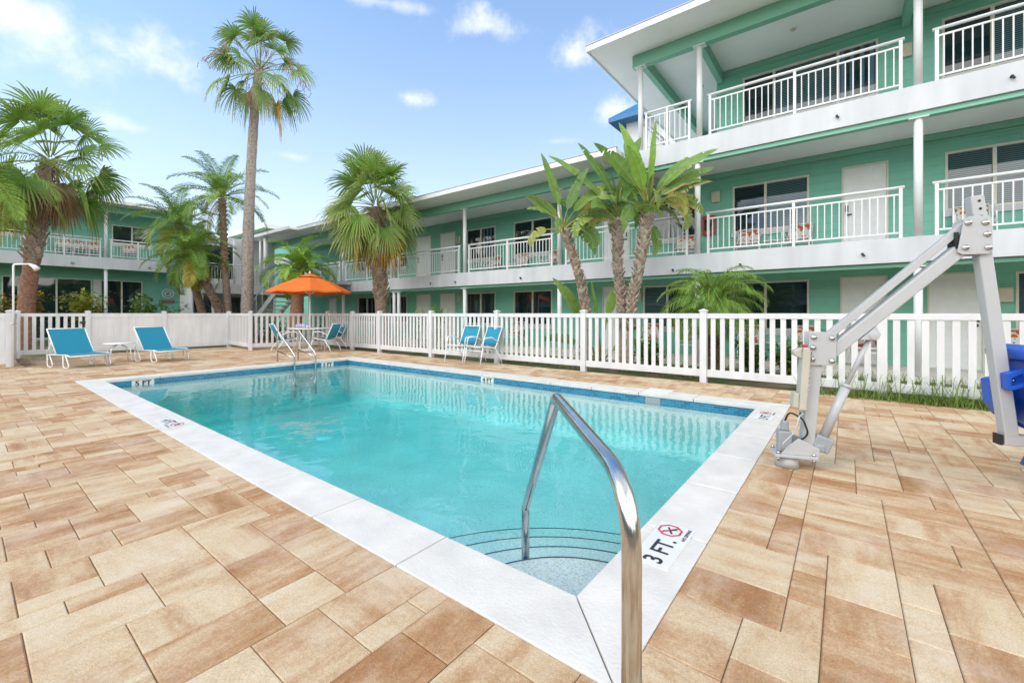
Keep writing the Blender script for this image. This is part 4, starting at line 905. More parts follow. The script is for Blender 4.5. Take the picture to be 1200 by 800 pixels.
# blue seat hung on the hanger, continuing past the frame
sd = LU
m = MB(); m.prism([(1.395,.90),(1.50,.885),(1.53,.60),(1.56,.43),(1.66,.36),(2.0,.36),(2.02,.42),(1.70,.43),(1.62,.50),(1.60,.62),(1.58,.97),(1.46,1.0),(1.385,.965)], lp(0,0,-.25), LU, Z, LW, .50); m.build('seat_shell', M['blue'], lf, bevel=.02, bseg=3)
for w_ in (.255,-.275):
    m = MB(); m.prism([(1.43,.50),(1.52,.42),(1.68,.34),(2.0,.34),(2.02,.38),(1.72,.40),(1.60,.47),(1.56,.62),(1.545,.90),(1.45,.90),(1.43,.72)], lp(0,0,w_), LU, Z, LW, .02); m.build('seat_rim', M['blue'], lf, bevel=.006)
m = MB(); m.prism([(1.315,.805),(1.43,.845),(1.52,.86),(1.52,.84),(1.42,.82),(1.345,.775),(1.345,.72),(1.43,.745),(1.52,.75),(1.52,.73),(1.43,.725),(1.345,.69),(1.32,.70)], lp(0,0,.04), LU, Z, LW, .06); m.prism([(1.315,.805),(1.43,.845),(1.43,.725),(1.345,.69),(1.32,.70)], lp(0,0,.045), LU, Z, LW, .012); m.build('seat_bracket', M['blue'], lf, bevel=.004)
m = MB(); m.cyl(lp(1.375,.757,.057), lp(1.375,.757,.066), .011, n=8); m.build('bolt', M['steel'], lf)
m = MB(); m.prism([(1.36,.73),(1.41,.75),(1.43,.60),(1.47,.45),(1.43,.47),(1.375,.56)], lp(0,0,-.24), LU, Z, LW, .16); m.build('footrest', M['blue'], lf, bevel=.012)
NV = mat('navy_strap', (.01,.09,.24), .5)
for w_ in (.0,): m = MB(); m.prism([(1.44,.17),(1.50,.165),(1.575,.31),(1.50,.32)], lp(0,0,w_), LU, Z, LW, .06); m.build('leg_strap', NV, lf, bevel=.006)

# ------------------------------------------------------------------ plants
def lerp(a, b_, t_): return tuple(x + (y-x)*t_ for x, y in zip(a, b_))
def jit(c, r, a=.25): k = 1 + r.uniform(-a, a); return (c[0]*k*(1+r.uniform(-.1,.1)), c[1]*k, c[2]*k)
GREEN = (.19,.35,.06); DEEP = (.11,.24,.05); LIME = (.31,.46,.07); OCH = (.70,.40,.035); DEAD = (.52,.35,.20); PALE = (.38,.48,.22)
def fan_leaf(mb, base, az, el, pet, rad, colr, r, droop=.35, nseg=30, spread=235, tipc=None, fold=.25):
    a = V(math.cos(az)*math.cos(el), math.sin(az)*math.cos(el), math.sin(el)); base = Vector(base)
    # petiole bending down slightly
    pts = []; p = base.copy(); d = a.copy()
    for k in range(6):
        pts.append(p.copy()); p = p + d*pet/5; d = (d - Z*droop*.10).normalized()
    pc = lerp(colr, (.30,.30,.10), .5); mb.cur = pc; mb.tube(pts, [.022,.018,.015,.013,.012,.011], 5, caps=False)
    hub = pts[-1]; side = d.cross(Z)
    if side.length < .1: side = V(math.sin(az), -math.cos(az), 0)
    side.normalize(); nrm = side.cross(d).normalized()
    tw_ = r.uniform(-1.1,1.1); side, nrm = side*math.cos(tw_) + nrm*math.sin(tw_), nrm*math.cos(tw_) - side*math.sin(tw_)
    dth = R(spread)/nseg
    for k in range(nseg):
        th = -R(spread)/2 + dth*(k+.5); L_ = rad*(.78 + .22*math.cos(th*.9))*r.uniform(.9,1.05); f_ = fold*abs(math.sin(th))
        dirv = (d*math.cos(th) + side*math.sin(th) + nrm*f_ - nrm*.12*math.cos(th)).normalized()
        lat = (side*math.cos(th) - d*math.sin(th)).normalized(); zig = nrm*.02*rad
        c0_ = jit(colr, r, .16); c1_ = lerp(c0_, tipc or (.30,.30,.10), .45)
        fr_ = (.04,.30,.56,.80,1.0); ww = [max(.006, fr_[i]*rad*math.tan(dth/2)*(1.05,.98,.74,.40,.05)[i]) for i in range(5)]
        hang = [0,.02,.09,.30,.62]; dj = droop*r.uniform(.6,1.4)
        rows = []
        for i in range(5):
            c = hub + dirv*L_*fr_[i]*(1-.10*dj*fr_[i]) - Z*L_*hang[i]*dj
            rows.append((c - lat*ww[i], c + zig*(1 if i in (1,2) else .4), c + lat*ww[i]))
        for i in range(4):
            mb.cur = c0_ if i < 2 else lerp(c0_, c1_, .5 if i == 2 else 1)
            mb.face([rows[i][0], rows[i][1], rows[i+1][1], rows[i+1][0]]); mb.face([rows[i][1], rows[i][2], rows[i+1][2], rows[i+1][1]])
def feather_leaf(mb, base, az, el, L_, bend, colr, r, nl=34, ll=.34, lw=.020, vee=.45, tipc=None, twist=0, droopl=.35):
    base = Vector(base); h = V(math.cos(az), math.sin(az), 0); side = V(-math.sin(az), math.cos(az), 0)
    pts = []; p = base.copy(); e = el; n_ = 14
    for k in range(n_+1):
        pts.append(p.copy()); p = p + (h*math.cos(e) + Z*math.sin(e) + side*twist*k/n_*.3)*(L_/n_); e -= bend/n_*(0.5 + 1.0*k/n_)
    mb.cur = lerp(colr, (.33,.32,.10), .55); mb.tube(pts, [.018*(1-.8*k/n_)+.002 for k in range(n_+1)], 5, caps=False)
    for k in range(nl):
        t_ = .13 + .87*(k+.3)/nl; x = t_*n_; i = min(int(x), n_-1); q = pts[i].lerp(pts[i+1], x-i); tg = (pts[i+1]-pts[i]).normalized()
        up = side.cross(tg).normalized() if side.cross(tg).z > 0 else -side.cross(tg).normalized()
        ln = ll*(math.sin(math.pi*min(1, .22+.80*t_))**.6 + .12)*r.uniform(.85,1.1)
        for s in (-1, 1):
            fw = .45 + .55*t_; dv = (side*s + tg*fw + up*(vee + r.uniform(-.25,.25))).normalized()
            wv = dv.cross(up).normalized()*lw; c = jit(colr, r, .22); 
            a0 = q; a1 = q + dv*ln*.5 - Z*ln*.05; a2 = q + dv*ln*.92 - Z*ln*droopl; 
            mb.cur = c; mb.face([a0 - wv*.5, a0 + wv*.5, a1 + wv, a1 - wv]); mb.cur = lerp(c, tipc or LIME, .3); mb.face([a1 - wv, a1 + wv, a2 + wv*.15, a2 - wv*.15])
def trunk(par, pts, rad, colr, r, boots=None, n=14, rings=True, colr2=None):
    m = MB(); P = [Vector(p) for p in pts]; path = []; rr = []; N_ = 40
    for k in range(N_+1):
        t_ = k/N_*(len(P)-1); i = min(int(t_), len(P)-2); f_ = t_-i
        pm = P[max(i-1,0)]; p0_, p1_, p2_ = P[i], P[i+1], P[min(i+2,len(P)-1)]
        q = .5*((2*p0_) + (p1_-pm)*f_ + (2*pm-5*p0_+4*p1_-p2_)*f_*f_ + (3*p0_-pm-3*p1_+p2_)*f_**3)
        path.append(q); w_ = rad[i] + (rad[i+1]-rad[i])*f_; rr.append(w_*(1 + (.05 if rings and k % 2 else 0) + r.uniform(-.03,.03)))
    m.cur = colr; f0 = len(m.f); m.tube(path, rr, n)
    if colr2:
        for fi in range(f0, len(m.f)):
            if path[min(N_, (fi-f0)//n)].z > colr2[0]: m.c[fi] = colr2[1]
    if boots:
        z0, z1, cl, sz = boots; tot = path[-1].z
        k = 0; z = z0
        while z < z1:
            a = k*2.4; j = min(range(len(path)), key=lambda i_: abs(path[i_].z - z)); q = path[j]; o_ = V(math.cos(a), math.sin(a), 0)
            m.cur = jit(cl, r, .3); t2 = V(-math.sin(a), math.cos(a), 0); b0 = q + o_*rr[j]*.86; L_ = sz*r.uniform(.7,1.3)
            dd = (Z + o_*r.uniform(.35,.8)).normalized(); w0 = sz*.48; nn = t2.cross(dd)
            v = [b0 - t2*w0, b0 + t2*w0, b0 + t2*w0*.45 + dd*L_, b0 - t2*w0*.45 + dd*L_]; v2 = [p + nn*.022 for p in v]
            m.add(v + v2, [(3,2,1,0),(4,5,6,7),(0,1,5,4),(1,2,6,5),(2,3,7,6),(3,0,4,7)]); k += 1; z += (z1-z0)/max(1, (z1-z0)/sz*9.0)
    return m.build('trunk', M['trunk'], par)

# --- fan palms
r = random.Random(11)
def fan_crown(par, c, n, pet, rad, r, el0=80, el1=-60, yellow=0, dead=0, cols=(GREEN, PALE, DEEP), droop=.45, deadlen=.9, nseg=30, spread=225):
    m = MB(); c = Vector(c)
    for k in range(n):
        t_ = k/(n-1); el = el0 + (el1-el0)*t_**1.05 + r.uniform(-8,8); az = k*2.39996 + r.uniform(-.25,.25)
        cc = jit(lerp(lerp(cols[0], cols[1], r.random()*.7), cols[2], r.random()*.6), r, .15)
        tip = (.32,.26,.10) if t_ > .4 else None
        if k >= n - yellow: cc = lerp(OCH, GREEN, r.random()*.45); tip = (.45,.22,.05)
        base = c + V(math.cos(az)*.10, math.sin(az)*.10, .25 - .5*t_)
        fan_leaf(m, base, az, R(el), pet*r.uniform(.8,1.15), rad*r.uniform(.85,1.1), cc, r, droop*(.5+.9*t_), nseg, spread, tip)
    m.build('crown', M['leaf'], par)
    if dead:
        m = MB()
        for k in range(dead):
            az = k*2.39996 + 1; cc = jit(lerp(DEAD, (.42,.29,.16), r.random()), r, .2)
            fan_leaf(m, c + V(math.cos(az)*.12, math.sin(az)*.12, -.25 - .3*r.random()), az, R(r.uniform(-84,-52)), pet*.45*r.uniform(.7,1.1), rad*deadlen*r.uniform(.75,1.05), cc, r, .9, 16, 110, (.30,.19,.10), .1)
        m.build('dead_fronds', M['leaf'], par)
    return par
T1 = thing('fan_palm', 'very tall thin fan palm with a ragged crown above the roofs', 'palm', (-18.69,7.02,0))
trunk(T1, [(-18.69,7.02,-.05),(-18.68,7.03,1.3),(-18.62,7.07,5),(-18.47,7.18,8.6),(-18.30,7.30,10.9)], [.30,.22,.19,.16,.14], (.33,.28,.24), r)
fan_crown(T1, (-18.28,7.32,10.75), 30, 1.2, .86, r, 88, -50, yellow=1, dead=5, cols=(GREEN, PALE, DEEP), droop=.75, deadlen=.7)
m = MB()
for k in range(10):      # old flower stalks with fruit
    a = k*2.4 + .3; o_ = V(math.cos(a), math.sin(a), 0); b0 = V(-18.28,7.32,10.8); pts = [b0, b0 + o_*.7 + Z*.45, b0 + o_*1.35 + Z*.35, b0 + o_*1.8 - Z*.35]; m.cur = (.42,.26,.15); m.tube(fillet(pts, .4, 4), .011, 4, caps=False)
    for q in range(16):
        c_ = pts[2].lerp(pts[3], r.random()) + V(r.uniform(-.2,.2), r.uniform(-.2,.2), r.uniform(-.3,.1)); m.cur = jit((.40,.24,.15), r, .4); m.bar(c_, c_ + V(r.uniform(-.1,.1), r.uniform(-.1,.1), -r.uniform(.1,.3)), .014, .014)
m.build('flower_stalks', M['leaf'], T1)
T2 = thing('fan_palm', 'mid height fan palm with shaggy trunk and one yellow frond in front of the balcony', 'palm', (-12.78,9.07,0))
trunk(T2, [(-12.78,9.07,-.05),(-12.80,9.06,1.5),(-12.86,9.0,3.2),(-12.93,8.95,4.9)], [.22,.20,.22,.20], (.24,.17,.12), r, boots=(1.7,4.6,(.30,.22,.15),.20))
fan_crown(T2, (-12.95,8.94,4.95), 44, .95, 1.0, r, 86, -66, yellow=4, dead=7, droop=.6, cols=(GREEN, PALE, LIME))
T3 = thing('fan_palm', 'stout fan palm with criss-cross trunk and brown skirt in front of the lobby', 'palm', (-21.8,1.44,0))
trunk(T3, [(-21.86,1.40,-.05),(-21.8,1.44,1.3),(-21.66,1.55,2.9),(-21.45,1.72,4.6),(-21.2,1.9,6.4)], [.25,.215,.19,.19,.16], (.30,.15,.10), r, colr2=(3.0,(.34,.26,.20)), boots=(2.95,6.1,(.42,.33,.27),.24))
fan_crown(T3, (-21.15,1.94,6.4), 34, 1.2, 1.02, r, 84, -58, yellow=0, dead=15, droop=.6, cols=(GREEN, LIME, DEEP), deadlen=1.0)
# --- feather palms
def feather_crown(par, c, n, L_, r, el0=85, el1=-25, bend=1.5, ll=.34, cols=(GREEN, LIME, DEEP), yellow=0, nl=34, lw=.02, vee=.45, el_pow=1.0, droopl=.35):
    m = MB(); c = Vector(c)
    for k in range(n):
        t_ = k/(n-1); el = R(el0 + (el1-el0)*t_**el_pow + r.uniform(-7,7)); az = k*2.39996 + r.uniform(-.3,.3)
        cc = lerp(lerp(cols[0], cols[1], r.random()*.8), cols[2], r.random()*.5)
        if k >= n - yellow: cc = lerp((.55,.38,.05), LIME, r.random()*.5)
        feather_leaf(m, c + V(math.cos(az)*.05, math.sin(az)*.05, .06-.12*t_), az, el, L_*r.uniform(.85,1.1), bend*r.uniform(.8,1.2), cc, r, nl, ll, lw, vee, None, r.uniform(-1,1), droopl)
    return m.build('crown', M['leaf'], par)
Pa = thing('date_palm', 'bushy date palm with drooping yellow fronds, left of the tall palm', 'palm', (-22.4,6.6,0))
trunk(Pa, [(-22.0,6.75,-.05),(-22.35,6.6,1.3),(-22.75,6.35,2.9),(-23.2,6.0,5.0)], [.17,.15,.15,.14], (.20,.13,.09), r, boots=(2.2,4.9,(.26,.17,.11),.10))
feather_crown(Pa, (-23.2,6.0,5.15), 34, 2.1, r, 82, -40, 1.7, .44, yellow=5, nl=40, lw=.016)
Pc = thing('date_palm', 'low leaning date palm whose fronds hang over the solid fence', 'palm', (-20.6,6.3,0))
trunk(Pc, [(-20.2,6.75,-.05),(-20.35,6.6,1.3),(-20.7,6.3,2.3),(-21.1,5.95,3.55)], [.15,.13,.13,.13], (.16,.11,.08), r, boots=(1.4,3.4,(.22,.15,.10),.10))
feather_crown(Pc, (-21.1,5.95,3.65), 30, 1.8, r, 80, -55, 1.7, .40, yellow=4, nl=40, lw=.016)
Pb = thing('date_palm', 'slender date palm with open crown beside the tall palm trunk', 'palm', (-20.4,6.95,0))
trunk(Pb, [(-20.35,6.98,-.05),(-20.40,6.95,1.3),(-20.5,6.85,3.6),(-20.58,6.8,6.0)], [.17,.14,.12,.12], (.24,.17,.12), r, boots=(3.0,5.9,(.30,.20,.12),.10))
feather_crown(Pb, (-20.6,6.8,6.1), 26, 2.15, r, 84, -18, 1.75, .44, nl=40, lw=.016, yellow=1)
Pt = thing('christmas_palm', 'dense bright green palm arching over the orange umbrella', 'palm', (-17.1,8.23,0))
trunk(Pt, [(-17.15,8.2,-.05),(-17.12,8.23,1.3),(-17.05,8.3,2.9)], [.26,.24,.17], (.34,.17,.10), r)
feather_crown(Pt, (-17.03,8.31,2.95), 34, 1.7, r, 82, -12, 2.3, .38, cols=((.24,.44,.05),(.36,.54,.06),(.12,.28,.04)), nl=40, lw=.016, vee=.6, droopl=.3)
Pg = thing('pygmy_palm', 'small round pygmy palm spilling over the picket fence', 'palm', (-2.2,9.62,0))
trunk(Pg, [(-2.2,9.62,-.05),(-2.2,9.62,.8),(-2.2,9.60,1.42)], [.14,.13,.17], (.17,.11,.07), r, boots=(.2,1.5,(.24,.15,.09),.10))
feather_crown(Pg, (-2.2,9.6,1.42), 62, 1.18, r, 88, -12, 2.25, .27, cols=((.15,.31,.045),(.26,.42,.055),(.09,.20,.035)), nl=32, lw=.0065, vee=.35, el_pow=.85, droopl=.6)
Pl = thing('queen_palm', 'feather palm cut by the left edge, its fronds reaching into the picture', 'palm', (-20.3,.25,0))
trunk(Pl, [(-20.4,.05,-.05),(-20.35,.1,2),(-20.1,.3,5.3)], [.2,.17,.15], (.25,.18,.13), r)
feather_crown(Pl, (-20.08,.32,5.4), 30, 2.4, r, 82, -50, 1.6, .50, nl=40, lw=.014, yellow=1, cols=(GREEN, LIME, LIME))
# --- white bird of paradise
def paddle(mb, base, az, el, pet, L_, W_, bend, colr, r, tears=3, edge=None, roll=0):
    roll = R(r.choice((-1,1))*r.uniform(38,78)) if not roll else roll
    base = Vector(base); h = V(math.cos(az), math.sin(az), 0); side = V(-math.sin(az), math.cos(az), 0); e = el; p = base.copy(); pts = []
    n1, n2 = 7, 18
    for k in range(n1): pts.append((p.copy(), e)); p = p + (h*math.cos(e)+Z*math.sin(e))*pet/n1; e -= bend*.3/n1
    mb.cur = lerp(colr, (.42,.36,.10), .6); mb.tube([q for q, _ in pts] + [p], [.034-.003*k for k in range(n1+1)], 6, caps=False)
    mid = []
    for k in range(n2+1): mid.append((p.copy(), e)); p = p + (h*math.cos(e)+Z*math.sin(e))*L_/n2; e -= bend/n2*(.5+k/n2)
    mb.cur = lerp(colr, (.45,.42,.14), .6); mb.tube([q for q, _ in mid], [.014*(1-.85*k/n2) for k in range(n2+1)], 4, caps=False)
    tr = {s: {r.randint(3, n2-3) for _ in range(tears)} for s in (-1, 1)}
    for s in (-1, 1):
        gapk = 0
        for k in range(n2):
            t0, t1 = k/n2, (k+1)/n2; wf = lambda t_: W_*(max(0, math.sin(math.pi*t_**.72))**.62)*.5
            (q0, e0), (q1, e1) = mid[k], mid[k+1]; n0 = -h*math.sin(e0) + Z*math.cos(e0)
            n0_ = n0; s2_ = side*math.cos(roll) + n0_*math.sin(roll); n0 = n0_*math.cos(roll) - side*math.sin(roll); sd = s2_*s; fold = .22 + .06*math.sin(k*.9)
            sw = 0
            if k in tr[s]: gapk = r.uniform(.1,.35)
            out = lambda q, t_, x: q + (sd + n0*fold)*wf(t_)*x - Z*(gapk*wf(t_)*x*1.2) + n0*(-.18*wf(t_)*x*x)
            ta = t0 + (.4/n2 if k in tr[s] else 0); qa = q0.lerp(q1, .4) if k in tr[s] else q0
            c = jit(colr, r, .10); mb.cur = c
            mb.face([q0, q1, out(q1,t1,.55), out(qa,ta,.55)]); mb.cur = lerp(c, edge, .75) if edge else c
            mb.face([out(qa,ta,.55), out(q1,t1,.55), out(q1,t1,1), out(qa,ta,1)])
def bop(par, top, leaves, r, extra=0):
    m = MB(); m.smooth = False
    for (az, el, pet, L_, W_, bend, colr, tears, edge) in leaves: paddle(m, Vector(top) + V(r.uniform(-.04,.04), r.uniform(-.04,.04), r.uniform(-.1,.1)), R(az), R(el), pet*1.1, L_*(1.17 if el > 58 else 1.0), W_*.80, R(bend), colr, r, tears, edge)
    for k in range(extra):
        az = k*137.5 + 20; el = r.uniform(15,75); paddle(m, Vector(top) - Z*r.uniform(0,.15), R(az), R(el), .45, r.uniform(.7,1.15), r.uniform(.24,.34), R(150 - el*1.4), jit(lerp(BG, BD, r.random()), r, .15), r, r.randint(3,7), r.choice((None, None, YE, BR)))
    m.build('crown', M['leaf'], par)
BG = (.19,.33,.07); BL = (.26,.44,.07); BD = (.13,.25,.06); BR = (.44,.32,.12); YE = (.38,.40,.09)
# azimuth 38 = picture right, 128 = away, 218 = picture left, 308 = towards the camera
B3 = thing('bird_of_paradise', 'largest bird of paradise tree with broad upright leaves, right trunk of the close pair', 'tree', (-3.97,9.58,0))
trunk(B3, [(-3.97,9.58,-.05),(-3.93,9.6,1.3),(-3.78,9.7,2.3),(-3.63,9.84,3.55)], [.095,.075,.072,.12], (.42,.34,.27), r, boots=(.8,3.5,(.42,.34,.27),.13))
bop(B3, (-3.63,9.84,3.6), [(225,80,.45,1.35,.42,20,BL,1,None),(200,66,.5,1.3,.42,25,BG,2,None),(60,66,.5,1.25,.40,30,BG,2,None),(30,52,.55,1.2,.36,40,BG,2,None),(20,50,.5,1.0,.38,50,BD,4,BR),(310,86,.45,1.3,.36,15,BL,1,None),
    (300,35,.6,.95,.36,110,BG,3,YE),(40,50,.5,.95,.42,165,BG,3,BR),(345,50,.5,.8,.36,150,YE,3,BR),(120,60,.5,1.2,.40,40,BD,2,None),(215,42,.5,1.0,.36,60,BG,5,None),(150,76,.5,1.35,.42,20,BD,2,None),(265,70,.4,1.0,.34,35,BL,2,None),(10,60,.5,1.15,.36,45,BG,2,None)], r, 10)
B2 = thing('bird_of_paradise', 'bird of paradise tree with tattered leaves, left trunk of the close pair', 'tree', (-4.27,9.73,0))
trunk(B2, [(-4.27,9.73,-.05),(-4.25,9.74,1.3),(-4.33,9.70,2.4),(-4.31,9.69,3.5)], [.09,.07,.068,.11], (.40,.32,.25), r, boots=(.8,3.4,(.42,.33,.26),.13))
bop(B2, (-4.31,9.69,3.55), [(222,60,.5,1.45,.44,35,BG,2,None),(212,74,.5,1.25,.42,25,BD,2,None),(205,40,.55,1.0,.38,45,BG,8,None),(250,35,.5,.95,.36,120,YE,3,BR),(230,25,.5,.95,.36,110,BG,4,YE),(130,70,.5,1.1,.38,30,BD,2,None),(275,50,.45,.85,.32,80,PALE,3,YE),(60,80,.5,1.3,.40,20,BG,1,None)], r, 9)
B1 = thing('bird_of_paradise', 'small bird of paradise tree on a leaning single trunk', 'tree', (-4.88,9.12,0))
trunk(B1, [(-4.80,9.18,-.05),(-4.88,9.12,1.3),(-5.05,8.98,2.3),(-5.28,8.81,3.2)], [.08,.066,.06,.075], (.38,.29,.23), r, boots=(.8,3.1,(.38,.29,.22),.11))
bop(B1, (-5.28,8.81,3.2), [(230,82,.45,1.1,.36,18,BG,1,None),(45,62,.45,.9,.30,35,BL,2,YE),(30,80,.45,.95,.30,25,BD,2,None),(225,50,.4,.6,.28,60,BG,6,None),(235,20,.4,.65,.28,100,YE,3,None),(45,25,.35,.75,.34,110,BG,2,None),(10,15,.35,.7,.32,110,BD,2,None),(150,60,.4,.8,.3,40,BD,2,None)], r, 5)
B0 = thing('bird_of_paradise', 'young bird of paradise plant with one big leaf just behind the fence', 'plant', (-4.9,9.6,0))
bop(B0, (-4.75,9.6,.0), [(218,73,1.15,1.05,.40,26,BG,1,None),(260,84,1.0,.85,.34,12,BL,1,None),(60,80,1.0,.8,.3,20,BL,1,None),(222,55,.75,.9,.3,75,BD,1,None),(300,45,.6,.5,.24,120,YE,1,BR),(250,40,.5,.5,.22,110,BG,1,BR),(20,60,.5,.6,.24,60,BG,1,None)], r)

# --- shrubs and grass
def shrub(name, label, loc, h, w_, n, colr, tip, ls, r, stems=6, low=.15):
    t = thing(name, label, 'shrub', loc); m = MB(); s_ = MB(); loc = Vector(loc)
    tops = [V(r.uniform(-1,1)*w_*.8, r.uniform(-1,1)*w_*.8, h*r.uniform(.55,1)) for _ in range(stems)]
    for q in tops: s_.cur = (.16,.13,.07); s_.tube([loc + V(q.x*.2,q.y*.2,-.04), loc + V(q.x*.6,q.y*.6,q.z*.5), loc + q], [.014,.010,.004], 5)
    s_.build('stem', M['trunk'], t)
    for k in range(n):
        q = tops[r.randrange(stems)]; f_ = r.uniform(low,1)**.6; c = loc + V(q.x*f_, q.y*f_, q.z*f_) + V(r.gauss(0,1), r.gauss(0,1), r.gauss(0,.7))*w_*.22
        if c.z < .03: c.z = .05
        az = r.uniform(0,6.28); e = r.uniform(-.6,1.0); d = V(math.cos(az)*math.cos(e), math.sin(az)*math.cos(e), math.sin(e)); sd = d.cross(Z).normalized()*ls*.30; L_ = ls*r.uniform(.7,1.3)
        m.cur = jit(lerp(colr, tip, r.random()**2 if c.z < loc.z + h*.6 else r.random()), r, .25); nn = sd.cross(d).normalized()*ls*.10
        m.face([c, c + d*L_*.5 + sd + nn, c + d*L_]); m.face([c, c + d*L_, c + d*L_*.5 - sd + nn])
    m.build('foliage', M['leaf'], t)
shrub('croton_shrub', 'yellow-green shrub right of the stout palm, against the shop glass', (-24.6,3.3,0), 2.05, .75, 1500, (.14,.22,.03), (.42,.38,.05), .17, r, 9)
shrub('croton_shrub', 'orange-tipped shrub left of the stout palm at the photo edge', (-24.4,1.3,0), 2.1, .7, 1200, (.16,.20,.03), (.50,.28,.05), .17, r, 8)
shrub('flowering_shrub', 'leafy bush with a pale bloom below the lobby column', (-24.2,5.0,0), 2.2, .38, 420, (.12,.26,.04), (.26,.38,.08), .20, r, 5)
shrub('leafy_shrub', 'pair of low bright sprigs below the lobby window', (-24.0,5.9,0), 1.75, .6, 380, (.10,.22,.05), (.28,.36,.12), .20, r, 6)
shrub('leafy_shrub', 'small bright green bush behind the long fence below two doors', (-10.4,9.3,0), 1.75, .32, 300, (.16,.32,.03), (.25,.42,.05), .15, r, 5)
shrub('leafy_shrub', 'tiny yellow-green sprig behind the fence left of the bright bush', (-11.2,9.4,0), 1.5, .2, 120, (.18,.30,.03), (.3,.4,.06), .12, r, 3)
for i, (x, y, h_, w_, lb) in enumerate(((-3.3,8.9,.75,.35,'low green bush behind the fence left of the small palm'),(-.9,9.6,.65,.35,'low green bush behind the fence right of the small palm'),(-1.4,9.0,.8,.25,'sparse tall weeds behind the fence, right of the small palm'),(-15.8,8.9,1.15,.5,'green hedge bush behind the short fence run by the tall palm'),(-17.6,7.6,1.1,.5,'dark bush at the foot of the bright green palm'))):
    shrub('garden_shrub', lb, (x,y,0), h_, w_, 420, (.06,.14,.03), (.18,.30,.06), .13, r, 7)
gm = MB(); rg = random.Random(5)
for k in range(5200):
    x = rg.triangular(-.6,3.0,1.6) if k % 3 else rg.uniform(-.55,4.5); y = 8.2 + rg.gauss(0,.16) - .08; 
    if y < 7.86: y = 7.9 + rg.random()*.2
    tall = rg.random() < .07; h_ = rg.uniform(.30,.60) if tall else rg.uniform(.04,.19)*(1.0 if x > .0 else .7); a = rg.uniform(0,6.28); ln = rg.uniform(.2,1.3)*h_; w_ = rg.uniform(.003,.006)
    d = V(math.cos(a), math.sin(a), 0); sd = V(-d.y, d.x, 0)*w_; b0 = V(x,y,-.02); gm.cur = jit(lerp((.10,.20,.03), (.26,.34,.08), rg.random()), rg, .25)
    m1 = b0 + d*ln*.35 + Z*h_*.65; m2 = b0 + d*ln + Z*h_*(.75 if tall else .95)
    gm.face([b0 - sd, b0 + sd, m1 + sd*.8, m1 - sd*.8]); gm.face([m1 - sd*.8, m1 + sd*.8, m2])
tag(gm.build('grass', M['leaf']), 'uncut grass growing along the foot of the picket fence on the right', 'grass', kind='stuff')
gm = MB()
for k in range(5200):
    x = rg.uniform(-16,5.5); y = rg.uniform(8.45,10.9); 
    if math.sin(x*1.7)+math.sin(x*.6+y*2) < -.2: continue
    h_ = rg.uniform(.05,.2); a = rg.uniform(0,6.28); d = V(math.cos(a), math.sin(a), 0); sd = V(-d.y, d.x, 0)*rg.uniform(.004,.009); b0 = V(x,y,-.03); gm.cur = jit(lerp((.07,.15,.03), (.22,.26,.08), rg.random()), rg, .25)
    gm.face([b0 - sd, b0 + sd, b0 + d*h_*.4 + Z*h_])
tag(gm.build('bed_weeds', M['leaf']), 'thin grass and weeds in the planting bed behind the long fence', 'weeds', kind='stuff')
lm = MB()
for k in range(700):
    x = rg.uniform(-17.7,-14.6); y = .95 + rg.random()**2*.55; 
    if x > -16.3 and y > 1.15: continue
    a = rg.uniform(0,6.28); d = V(math.cos(a), math.sin(a), rg.uniform(-.1,.3))*rg.uniform(.02,.05); sd = V(-d.y, d.x, 0)*.4; lm.cur = jit((.24,.14,.07), rg, .5); b0 = V(x,y,.004+rg.random()*.02); lm.face([b0 - sd*.5, b0 + d*.5 + sd, b0 + d, b0 + d*.5 - sd])
tag(lm.build('leaf_litter', M['leaf']), 'dry leaf litter in the corner beside the shower pole', 'leaf litter', kind='stuff')

# ------------------------------------------------------------------ wing and added trees behind the camera (seen in the window glass and the water)
W4 = thing('facing_wing', 'two storey motel wing across the pool, mirrored in the window glass', 'building', (-8,-15,0))
m = MB(); m.box(-40,24,-29,-22.2,0,4.6); m.build('wall', M['wall'], W4)
m = MB(); m.box(-40,24,-22.2,-20.0,2.0,2.4); m.build('walkway_slab', M['band'], W4); m = MB(); m.box(-40,24,-29,-19.2,4.6,4.75); m.build('roof', M['white'], W4)
for k in range(17): m = MB(); m.cyl(V(-39+3.9*k,-20.1,0), V(-39+3.9*k,-20.1,4.6), .07, n=8); m.build('column', M['white'], W4)
for k in range(16):
    for z in (.7,3.0): m = MB(); m.box(-38.4+3.9*k,-36.6+3.9*k,-22.19,-22.12,z,z+1.3); m.build('window', M['pane'], W4)
m = MB()
for k in range(430): m.box(-40+.149*k,-39.98+.149*k,-20.1,-20.08,2.45,3.2)
m.box(-40,24,-20.12,-20.06,3.22,3.29); m.build('railing', M['white'], W4)
tm = MB(); rt_ = random.Random(9)  # unseen trees added to darken the bright horizon mirrored in the glass
for k in range(9000):
    a = rt_.uniform(-1.9,.62); d_ = 46 + rt_.gauss(0,3); top = 4.8 + 1.6*math.sin(a*9) + 1.3*math.sin(a*23+1); z = top*rt_.random()**.7
    c = V(d_*math.cos(a), d_*math.sin(a), z); n_ = V(rt_.gauss(0,1), rt_.gauss(0,1), rt_.gauss(0,1)).normalized(); s_ = n_.cross(V(.3,.5,.8)).normalized()*.7; u_ = n_.cross(s_)*.8
    tm.cur = jit(lerp(DEEP, GREEN, rt_.random()), rt_, .3); tm.face([c - s_, c - u_*.6, c + s_, c + u_])
tag(tm.build('reflection_trees', M['leaf']), 'far line of trees added out of view to darken reflections in the glass', 'trees', kind='stuff')

